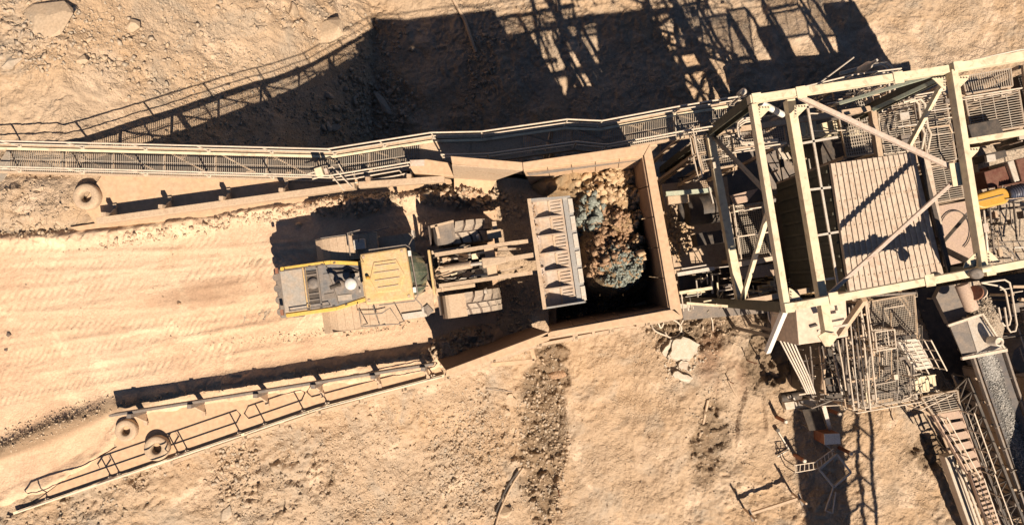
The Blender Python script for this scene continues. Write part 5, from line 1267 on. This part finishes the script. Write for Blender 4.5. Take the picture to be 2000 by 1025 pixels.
# ------------------------------------------------------------------ gravel conveyor at the lower right
def conveyor():
    t = thing('conveyor', 'long belt conveyor carrying grey crushed gravel down to the lower right corner', 'conveyor', P(1960, 850, -4))
    CL = [(1903, 684), (1922, 742), (1996, 955), (2040, 1080)]; CR = [(1952, 676), (1972, 738), (2046, 950), (2090, 1075)]
    ZC = [-2.6, -3.6, -6.2, -7.2]
    L = [P(*a, z) for a, z in zip(CL, ZC)]; R_ = [P(*a, z) for a, z in zip(CR, ZC)]
    q = MB()
    for i in range(3):
        m0, m1 = L[i].lerp(R_[i], .5) - Vector((0, 0, .12)), L[i + 1].lerp(R_[i + 1], .5) - Vector((0, 0, .12))
        q.plate([L[i], m0, m1, L[i + 1]], .03); q.plate([m0, R_[i], R_[i + 1], m1], .03)
    q.build('belt', M['belt'], t)
    r = np.random.default_rng(5); n = 7000
    s = r.random(n) * 2.999; i = s.astype(int); f = s - i; w = np.clip(.40 + r.normal(0, .15, n), .06, .76)
    La = np.array(L); Ra = np.array(R_)
    a = La[i] * (1 - f)[:, None] + La[i + 1] * f[:, None]; b = Ra[i] * (1 - f)[:, None] + Ra[i + 1] * f[:, None]
    pts = a * (1 - w)[:, None] + b * w[:, None]; pts[:, 2] += .075 - .16 * np.abs(w - .4)
    rubble('gravel', pts, sizes(n, .03, .085, 1), M['gravel'], None, parent=t, seed=2)
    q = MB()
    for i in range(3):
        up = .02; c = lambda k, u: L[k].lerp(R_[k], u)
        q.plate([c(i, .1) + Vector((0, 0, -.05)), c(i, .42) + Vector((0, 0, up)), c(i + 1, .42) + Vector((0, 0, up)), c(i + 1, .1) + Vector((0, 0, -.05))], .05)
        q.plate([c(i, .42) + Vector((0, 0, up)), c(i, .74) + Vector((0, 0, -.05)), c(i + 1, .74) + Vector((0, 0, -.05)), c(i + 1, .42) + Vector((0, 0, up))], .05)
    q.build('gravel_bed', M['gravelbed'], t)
    for side, pts_, sg in (('l', L, -1), ('r', R_, 1)):
        for i in range(3):
            o = Vector((.16 * sg, 0, -.02)); q = MB(); q.bar(pts_[i] + o, pts_[i + 1] + o, .09, .2); q.build('stringer', M['grey'], t)
    A, B_ = L[1], L[3]; C_, D = R_[1], R_[3]; n = 9
    for k in range(n):
        f = k / (n - 1); a = A.lerp(B_, f); b = C_.lerp(D, f); d = (b - a)
        q = MB(); q.tube([a - d * .25 + Vector((0, 0, .1)), a + Vector((0, 0, -.16)), a + d * .5 + Vector((0, 0, -.3)), b + Vector((0, 0, -.16)), b + d * .2 + Vector((0, 0, .1))], .028, 6); q.build('idler_frame', M['grey'], t)
        q = MB(); q.bar(a - d * .1 - Vector((0, 0, .5)), b + d * .1 - Vector((0, 0, .5)), .1, .12); q.build('cross_beam', M['tan'], t)
    # truss on the left side
    T1 = [P(1890, 736, -4.4), P(2022, 1076, -7.2)]; T2 = [P(1862, 762, -5.4), P(1992, 1080, -8.0)]
    for a, b in (T1, T2): q = MB(); q.bar(a, b, .11, .14); q.build('chord', M['dark'], t)
    q = MB(); q.bar(T1[0] - Vector((0, 0, 1.0)), T1[1] - Vector((0, 0, 1.0)), .14, .16); q.build('chord', M['grey'], t)
    n = 14
    for k in range(n):
        a = T1[0].lerp(T1[1], k / n); b = T2[0].lerp(T2[1], k / n); c2 = T2[0].lerp(T2[1], (k + 1) / n)
        q = MB(); q.bar(a, b, .07, .07); q.build('truss_member', M['dark'], t)
        q = MB(); q.bar(a, c2, .05, .05); q.build('truss_member', M['dark'], t)
        q = MB(); q.bar(a, a - Vector((0, 0, 1.0)), .07, .07); q.build('truss_member', M['dark'], t)
    for k in (2, 6, 10):
        for T in (T1, T2):
            a = T[0].lerp(T[1], k / n); q = MB(); q.bar(a, (a.x, a.y, GB - .4), .2, .2); q.build('leg', M['grey'], t)
    return t
conveyor()
t = thing('transfer_hood', 'grey plated transfer hood with a round inspection port over the conveyor head', 'conveyor hood', P(1905, 655, -2.6))
q = MB(); q.hexa([P(*a, -2.6) for a in ((1852, 636), (1888, 622), (1909, 688), (1880, 697))][::-1], [P(*a, -1.9) for a in ((1854, 634), (1887, 621), (1908, 687), (1880, 696))][::-1]); q.build('side_plate', M['grey'], t, bevel=.02)
q = MB(); q.plate([P(1888, 621, -1.85), P(1912, 614, -2.2), P(1960, 681, -2.2), P(1909, 688, -1.85)][::-1], .06); q.build('cover_plate', M['pale'], t)
q = MB(); q.bar(P(1851, 636, -1.8), P(1916, 614, -1.9), .1, .1); q.build('flange', M['rail'], t)
q = MB(); q.bar(P(1878, 700, -1.8), P(1966, 683, -1.9), .12, .12); q.build('flange', M['rail'], t)
q = MB(); q.bar(P(1918, 612, -1.9), P(1964, 684, -1.9), .07, .07); q.build('flange', M['rail'], t)
q = MB(); q.lathe(P(1935, 665, -1.9), (0, 0, 1), [(0, .2), (.5, .2), (.55, .16), (.45, .1)], 20); q.build('inspection_port', M['pale'], t)
pts = scatter(1915, 610, 24, 46, 900, -.45, z=-2.4, seed=5)
rubble('gravel_spill', pts, sizes(900, .03, .09, 7), M['graveltan'], 'pale gravel piled against the conveyor transfer hood', seed=33, zf=lambda x, y: np.full(len(x), -2.45) + .3 * fbm(x, y, 1.5, 2, 3))
q = MB(); q.slab([P(*a, -2.45) for a in ((1862, 556), (1912, 548), (1962, 640), (1952, 684), (1892, 612))], .3); q.build('chute_floor', M['graveltan'], None, label='sloped chute floor under the gravel at the conveyor head', cat='chute')
q = MB(); q.slab([P(*a, -2.3) for a in ((1838, 560), (1864, 556), (1892, 614), (1853, 632), (1828, 580))], .3); q.build('dark_chute', M['grey'], None, label='dark folded chute plate left of the gravel pile', cat='chute')
t = thing('dust_duct', 'fat pale duct with a round end cap by the lower right gantry corner', 'duct', P(1890, 580, 0))
q = MB(); q.lathe(P(1878, 556, -1.2), P(1896, 598, -1.2) - P(1878, 556, -1.2), [(0, .26), (1.05, .26), (1.12, .2)], 18); q.build('duct', M['floorplate'], t)
q = MB(); q.lathe(P(1906, 572, -1.0), (-.8, .2, .5), [(0, .3), (.08, .3)], 20); q.build('end_cap', M['rust'], t)
q = MB(); q.lathe(P(1912, 570, -1.1), (-.8, .2, .5), [(-.2, .24), (0, .3)], 20); q.build('cowl', M['box'], t)
t = thing('looped_handrail', 'long rounded handrail loop hanging over the dark void at the right edge', 'handrail', P(1960, 600, -1))
for o, z in ((0, -.6), (12, -1.1)):
    q = MB(); q.tube(px_path([(1916, 552), (1962 - o, 546 + o), (1972 - o, 552 + o), (1976 - o, 570), (1986 - o, 634 - o), (1983 - o, 646 - o), (1974 - o, 648 - o), (1968 - o, 640 - o), (1962 - o, 600)], z), .038, 7); q.build('rail_loop', M['rail'], t)
t = thing('striped_idler_cover', 'pale banded roller cover right of the gravel belt', 'roller cover', P(1992, 800, -4))
for k in range(7):
    q = MB(); c = P(1986 + 5.6 * k, 762 + 15 * k, -5.2); q.lathe(c, P(1990, 777, -5.2) - P(1984, 762, -5.2), [(0, .26), (.2, .26)], 16); q.build('roller', M['stripe' if k % 2 else 'dark'], t)
t = thing('void_machinery', 'dark tank and supports in the deep shade right of the conveyor hood', 'tank', P(2010, 690, -6))
q = MB(); q.lathe(P(2000, 700, -5.5), (0, 0, 1), [(-3, .9), (0, .9), (.2, .7)], 24); q.build('tank', M['grey'], t)
for k in range(5): q = MB(); q.bar(P(1976 + k * 16, 560 + k * 24, -4), P(2040, 560 + k * 34, -4), .12, .2); q.build('beam', M['tan'], t)
plate_thing('void_shade_plate', 'near black plate standing in for the shade in the void under the conveyor head', 'floor', [(1780, 566), (2080, 520), (2120, 760), (1850, 740)], -8.9, .3, 'dark')  # black colour stands in for the deep shade of this void
plate_thing('shade_strip', 'near black ground plate standing in for the shade under the conveyor', 'floor', [(1868, 765), (2080, 745), (2130, 1110), (1992, 1120), (1925, 930)], -8.8, .35, 'dark')  # near-black plate: the conveyor's shade on the ground put into the colour
# kerb and pipes on the lower ground
b = MB(); p0, p1 = P(1847, 887, -8.2), P(1910, 1065, -8.2); b.bar(p0, p1, .46, .55); b.build('concrete_kerb', M['concrete'], None, label='long straight pale kerb beam beside the lower stair', cat='kerb', bevel=.03)
for k in range(2):
    b = MB(); b.tube([P(1868 + 7 * k, 906 - 2 * k, -7.6), P(1922 + 8 * k, 1060, -7.6)], .07, 8); b.build('ground_pipe', M['rail'], None, label=('pale pipe hugging the right side of the long kerb' if k == 0 else 'pale pipe running beside the lower stair stringer'), cat='pipe')
b = MB(); b.tube(px_path([(1786, 792), (1812, 806), (1836, 838), (1850, 872), (1856, 884)], -7.8), .06, 8); b.build('curved_pipe', M['tan'], None, label='dusty curved pipe from the lower mesh deck to the kerb', cat='pipe')

# bodies of the plant below the decks, and added shade blocks
def body(name, label, px, zt, zb, m='dark', cat='building', rib=1.5):
    pts = [P(x, y, zt) for x, y in px]; t = thing(name, label, cat, sum(pts, Vector()) / len(pts) - Vector((0, 0, zt - zb)))
    for i in range(len(pts)):
        a, b = pts[i], pts[(i + 1) % len(pts)]; n = max(1, round((b - a).length / rib))
        for k in range(n):
            p, r = a.lerp(b, k / n), a.lerp(b, (k + 1) / n - .004); q = MB(); q.bar((p.x, p.y, (zt + zb) / 2), (r.x, r.y, (zt + zb) / 2), .1, zt - zb); q.build('wall_panel', M[m], t)
    q = MB(); q.slab(pts, .12); q.build('top_plate', M[m], t)
    return t
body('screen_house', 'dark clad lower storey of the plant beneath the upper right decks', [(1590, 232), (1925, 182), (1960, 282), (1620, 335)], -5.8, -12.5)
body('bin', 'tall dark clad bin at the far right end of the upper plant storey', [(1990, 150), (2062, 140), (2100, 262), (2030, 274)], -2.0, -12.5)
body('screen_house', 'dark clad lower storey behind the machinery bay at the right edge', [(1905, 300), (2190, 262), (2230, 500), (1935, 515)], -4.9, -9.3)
t = thing('pit_shade_wall', 'added sheet wall that shades the crusher pit from its lower side', 'wall', P(1600, 585, GB))  # added wall, there to keep the sun out of the pit
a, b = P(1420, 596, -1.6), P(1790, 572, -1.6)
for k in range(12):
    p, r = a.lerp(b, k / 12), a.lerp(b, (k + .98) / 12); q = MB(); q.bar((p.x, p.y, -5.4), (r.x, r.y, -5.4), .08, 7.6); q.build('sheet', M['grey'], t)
body('dark_backing', 'added dark box beneath the pipe rack and lower mesh decks, standing in for shade', [(1604, 668), (1800, 636), (1800, 764), (1684, 786), (1612, 778)], -5.3, -9.4)  # added box; its dark top stands in for shade below the decks
body('offscreen_shade_block', 'added unseen block beyond the right edge that shades the conveyor void', [(2130, 760), (2420, 700), (2500, 980), (2200, 1060)], -1.0, -9.3, 'tan')  # added out of view to cast shade over the void to its left
# conveyor gallery beyond the lower edge whose shade crosses the yard
def gallery():
    t = thing('conveyor_gallery', 'covered high conveyor gallery on trestles beyond the lower right edge', 'conveyor', (21.5, -22, GB))
    for x, w, z in ((20.2, 1.9, 2.0),):
        q = MB(); q.bar((x + .2, -14.2, z), (x + 1.2, -36, z), w, 1.6); q.build('gallery_body', M['tan'], t)
    for x in (22.3, 23.0):
        q = MB(); q.bar((x, -14.0, 2), (x + 1.0, -36, 2), .16, .2); q.build('chord', M['tan'], t)
    for k in range(18):
        f = k / 17; q = MB(); q.bar((22.3 + f, -14 - 22 * f, 2), (23.0 + f, -14.6 - 22 * f, 2), .1, .1); q.build('brace', M['tan'], t)
        q = MB(); q.bar((21.6 + f, -14.6 - 22 * f, 2), (22.3 + f, -14 - 22 * f, 2), .12, .12); q.build('brace', M['tan'], t)
    for y in (-20, -32):
        for x in (20.2,):
            xx = x + (-14 - y) * -.0; q = MB(); q.bar((xx + (-y - 14) * .045, y, 1.2), (xx + (-y - 14) * .045, y, GB - .5), .3, .3); q.build('leg', M['tan'], t)
gallery()

# ------------------------------------------------------------------ yard objects at the lower right
def bollard(label, px, py, h=1.2):
    g = solve_ground(px, py); t = thing('bollard', label, 'bollard', g, 0, 'rusty bollards in the lower yard')
    q = MB(); q.tube([g - Vector((0, 0, .2)), g + Vector((0, 0, h))], .10, 12); q.build('post', M['rust'], t)
    q = MB(); q.lathe(g + Vector((0, 0, h)), (0, 0, 1), [(0, .105), (.04, .105), (.07, .06)], 12); q.build('cap', M['pale'], t)
bollard('rust red bollard at the upper left, nearest the pipe manifold', 1517, 814)
bollard('rust red bollard at the lower left beside the lattice ladder', 1552, 888)
bollard('rust red bollard at the upper right beside the pale board', 1618, 800)
bollard('rust red bollard right of the small red shack', 1640, 874)
g = solve_ground(1590, 855); t = thing('small_shack', 'small red walled shack with a flat pale lid in the lower yard', 'shack', g)
top = g.z + 1.25; q = MB(); pts = [P(*a, top) for a in ((1610, 847), (1640, 846), (1642, 866), (1611, 868))]; q.slab([p - Vector((0, 0, .05)) for p in pts], 1.25); q.build('walls', M['rust'], t)
q = MB(); q.slab(pts, .045); q.build('lid', M['white'], t)
t = thing('sloping_board', 'dark sloping rectangular panel on posts above the small red shack', 'board', P(1588, 820, g.z))
zz = g.z + 1.0; q = MB(); q.plate([P(1566, 800, zz), P(1599, 797, zz), P(1614, 838, zz + .3), P(1580, 841, zz + .3)], .06); q.build('panel', M['dark'], t)
for a in ((1570, 803), (1597, 801), (1608, 834), (1583, 836)): q = MB(); p = P(*a, zz); q.tube([p, p - Vector((0, 0, 1.1))], .04); q.build('leg', M['grey'], t)
t = thing('pale_board', 'long pale narrow board leaning between the manifold and the shack', 'board', P(1612, 810, g.z))
q = MB(); q.plate([P(1604, 792, -6.8), P(1612, 790, -6.8), P(1624, 836, -8.4), P(1618, 840, -8.4)], .05); q.build('board', M['pale'], t)
t = thing('diamond_frame', 'diamond shaped pale steel frame lying in shade below the red shack', 'frame', P(1632, 920, g.z))
D4 = [(1600, 916), (1634, 886), (1662, 922), (1628, 950)]
for k in range(4): q = MB(); q.bar(P(*D4[k], -8.2), P(*D4[(k + 1) % 4], -8.2), .09, .1); q.build('bar', M['pale'], t)
for a, b in (((1628, 950), (1612, 996)), ((1612, 996), (1626, 1002)), ((1626, 1002), (1632, 960)), ((1634, 886), (1612, 868))): q = MB(); q.bar(P(*a, -8.3), P(*b, -8.3), .05, .06); q.build('drawbar', M['pale'], t)
t = thing('lattice_ladder', 'short lattice ladder bridging from the lower left bollard to the red shack', 'ladder', P(1580, 912, g.z))
la = px_path([(1553, 922), (1598, 914), (1634, 886)], -8.0); lb = px_path([(1551, 908), (1592, 902), (1628, 876)], -8.0)
for L_ in (la, lb): q = MB(); q.tube(L_, .03); q.build('stile', M['rail'], t)
for i in range(2):
    for k in range(5):
        a = la[i].lerp(la[i + 1], k / 5); b = lb[i].lerp(lb[i + 1], k / 5 + .1); q = MB(); q.tube([a, b], .022); q.build('rung', M['rail'], t)
for a in (la[0], lb[0], la[1], la[2]): q = MB(); q.tube([a, (a.x, a.y, GB - .2)], .03); q.build('leg', M['grey'], t)
t = thing('pipe_goalpost', 'low goalpost of dark pipe with end posts in the bottom yard', 'pipe frame', P(1510, 985, g.z))
ga, gb = P(1464, 1003, -8.2), P(1560, 972, -8.2)
q = MB(); q.bar(ga, gb, .12, .14); q.build('crossbar', M['tan'], t)
for p in (ga, gb):
    q = MB(); q.tube([p + Vector((0, 0, .9)), (p.x, p.y, GB - .4)], .06); q.build('post', M['tan'], t)
    q = MB(); q.box(p + Vector((0, 0, .2)), (.12, .6, .1), .3); q.build('foot', M['grey'], t)
t = thing('angle_pipe', 'short pale pipe bent in an angle lying by the left bollards', 'pipe', solve_ground(1530, 870))
q = MB(); q.tube([solve_ground(*a) + Vector((0, 0, .12)) for a in ((1515, 836), (1539, 876), (1516, 890))], .05); q.build('pipe', M['pale'], t)
q = MB(); p = solve_ground(1516, 838) + Vector((0, 0, .15)); q.lathe(p, (0, 0, 1), [(-.1, .1), (.1, .1)], 10); q.build('flange', M['dark'], t)
t = thing('pipe_manifold', 'dark pipe manifold with valves and a pale plinth at the top of the yard', 'manifold', solve_ground(1550, 778))
m0 = -8.0
q = MB(); q.lathe(P(1524, 776, m0), P(1565, 770, m0) - P(1524, 776, m0), [(0, .2), (.05, .24), (1.0, .24), (1.05, .16)], 16); q.build('body', M['dark'], t)
q = MB(); q.slab([P(*a, -8.6) for a in ((1532, 786), (1592, 778), (1596, 792), (1536, 800))], .5); q.build('plinth', M['concrete'], t)
for a, b, z, r, m in (((1560, 770), (1680, 752), -6.5, .05, 'rail'), ((1586, 772), (1630, 776), -6.2, .03, 'grey'), ((1550, 776), (1556, 792), -7.6, .05, 'pale'), ((1540, 772), (1542, 776), -7.5, .1, 'pale')):
    q = MB(); q.tube([P(*a, z), P(*b, z)], r, 8); q.build('pipe', M[m], t)
for px_, py_, h in ((1536, 776, 3.0), (1566, 770, 2.0), (1584, 768, 2.2)):
    p = P(px_, py_, m0); q = MB(); q.tube([p, p + Vector((0, 0, h))], .04, 8); q.box(p + Vector((0, 0, h * .55)), (.22, .22, .18)); q.build('riser', M['grey'], t)
p = P(1536, 776, m0) + Vector((0, 0, 3.0)); q = MB(); q.tube([p, p + Vector((1.0, .4, 0)), p + Vector((2.2, .5, 0))], .04); q.build('riser', M['grey'], t)
for lab, a, h in (('thin steel stake standing alone on the smooth bank right of the hose coil', (1460, 704), 1.3), ('thin steel stake near the bottom of the dark soil strip', (1090, 956), 1.0), ('short steel stake in the soft ground near the ridged trench', (1425, 745), .6)):
    g2 = solve_ground(*a); q = MB(); q.tube([g2 - Vector((0, 0, .2)), g2 + Vector((0, 0, h))], .028, 6); q.tube([g2 + Vector((0, 0, h * .97)), g2 + Vector((0, 0, h))], .04, 6); q.build('stake', M['rust'], None, label=lab, cat='stake')

# broken concrete, hoses and loose pipes
def slab_piece(label, px, th, m='concrete', lift=.18, nm='concrete_slab'):
    c = solve_ground(sum(a[0] for a in px) / len(px), sum(a[1] for a in px) / len(px)); z = c.z + lift
    r = random.Random(len(label)); pts = []
    P3 = [P(x, y, z) for x, y in px]
    for i in range(len(P3)):
        a, b = P3[i], P3[(i + 1) % len(P3)]; pts.append(a)
        for f in (.33, .66):
            p = a.lerp(b, f) + Vector((r.uniform(-.06, .06), r.uniform(-.06, .06), r.uniform(-.03, .03))); pts.append(p)
    q = MB(); q.slab(pts, th); q.build(nm, M[m], None, label=label, cat='slab', bevel=.015)
slab_piece('largest cracked pale concrete slab lying below the hopper corner', [(1316, 664), (1334, 657), (1368, 673), (1357, 692), (1347, 706), (1330, 701), (1322, 706), (1308, 692)], .22)
slab_piece('second pale concrete piece split off the lower side of the largest slab', [(1331, 704), (1346, 709), (1341, 723), (1326, 717)], .2)
cp = scatter(1330, 700, 42, 50, 260, .2, seed=3)
rubble('concrete_crumbs', cp, sizes(260, .03, .13, 2), M['concrete'], 'pale crumbs of broken concrete around the slabs', seed=8)
slab_piece('narrow broken concrete strip along the left side of the largest slab', [(1293, 688), (1310, 662), (1318, 664), (1302, 696)], .2)
slab_piece('lower pale concrete fragment detached from the largest slab', [(1314, 732), (1324, 724), (1354, 738), (1346, 748), (1328, 742)], .2)
slab_piece('tiny rounded concrete fragment in front of the largest slab', [(1304, 697), (1312, 692), (1316, 699), (1306, 703)], .18)
slab_piece('flat pale stone slab on the shaded bank left of the loose hose', [(985, 770), (1000, 768), (1010, 790), (990, 796)], .1, 'rock', .06, 'stone_slab')
def hose(label, pts, r, m, lift=.05, nm='hose'):
    P3 = [solve_ground(*a) + Vector((0, 0, lift)) for a in pts]; out = []
    for i in range(len(P3) - 1):                                       # smooth curve through the points
        p0 = P3[max(i - 1, 0)]; p1 = P3[i]; p2 = P3[i + 1]; p3 = P3[min(i + 2, len(P3) - 1)]
        for k in range(5):
            s = k / 5; out.append(.5 * ((2 * p1) + (p2 - p0) * s + (2 * p0 - 5 * p1 + 4 * p2 - p3) * s * s + (3 * p1 - p0 - 3 * p2 + p3) * s ** 3))
    out.append(P3[-1]); q = MB(); q.tube(out, r, 7); q.build(nm, M[m], None, label=label, cat='hose' if nm == 'hose' else 'pipe')
hose('pale hose coiled in loose loops against the lower hopper corner', [(1340, 612), (1326, 640), (1334, 652), (1322, 660), (1300, 655), (1278, 645), (1272, 632), (1284, 630), (1290, 640), (1300, 624), (1318, 626), (1330, 640), (1322, 655), (1306, 658), (1298, 648)], .045, 'rail', .12)
hose('thin pale hose crossing the churned soil right of the concrete slabs', [(1362, 595), (1380, 606), (1390, 625), (1392, 646)], .035, 'rail')
hose('long dusty hose lying on the shaded ground up to the top edge', [(880, -10), (896, 20), (908, 42), (918, 72), (930, 104)], .10, 'tan', .1)
hose('thin pipe end poking from the top edge beside the gravel bank', [(1086, -8), (1090, 24)], .05, 'tan', .1)
hose('dusty pipe lying in a narrow trench at the bottom edge', [(1022, 912), (1004, 938), (990, 965), (975, 1000), (966, 1036)], .055, 'tan', .12, 'loose_pipe')
hose('black pipe lying beside the dusty pipe at the bottom edge', [(1012, 918), (996, 940), (984, 962), (968, 998)], .07, 'dark', .1, 'loose_pipe')
hose('thin wire stretched over the bank right of the lower wing wall', [(950, 758), (985, 762), (1030, 765)], .02, 'grey', .1, 'wire')
hose('thin dusty cable trailing from the mesh deck to the lower ground', [(1742, 790), (1740, 806), (1746, 822)], .03, 'tan', .08)
hose('dusty beam half buried beside the red soil patch', [(1382, 780), (1374, 820), (1366, 850)], .07, 'tan', .06, 'loose_pipe')
hose('timber like pale bar lying across the lower ground by the stake', [(1422, 742), (1432, 762), (1440, 775)], .04, 'tan', .06, 'loose_pipe')

# repeats of one kind share a group phrase
GROUPS = {'tyre': 'old tyres on the aprons', 'crash_barrier': 'crash barriers along the haul road', 'platform': 'grated platforms of the plant', 'pipework': 'tangles of plant pipework', 'boulder': None,
          'floor_plate': 'floor plates of the plant', 'staircase': 'stairs of the plant', 'concrete_slab': 'broken concrete pieces below the hopper', 'stake': 'thin steel stakes in the ground', 'hose': 'hoses lying on the ground',
          'looped_handrail': 'looped handrails', 'bent_pipe': 'bent pipes over the slatted deck', 'loose_pipe': 'loose pipes on the ground', 'retaining_wall': 'retaining walls of the pad', 'apron_slab': 'slabs under the barriers', 'screen_house': 'clad lower storeys of the plant'}
for o in list(SC.objects):
    if o.parent is None and 'category' in o.keys() and 'group' not in o.keys():
        s = o.name.split('.')[0]
        if s == 'boulder': o['group'] = 'ore boulders in the hopper' if 'hopper' in o['label'] or 'ore block' in o['label'] else ('stones on the haul road' if o['category'] == 'stone' else 'boulders on the bare ground')
        elif s in GROUPS and o.get('kind') is None: o['group'] = GROUPS[s]
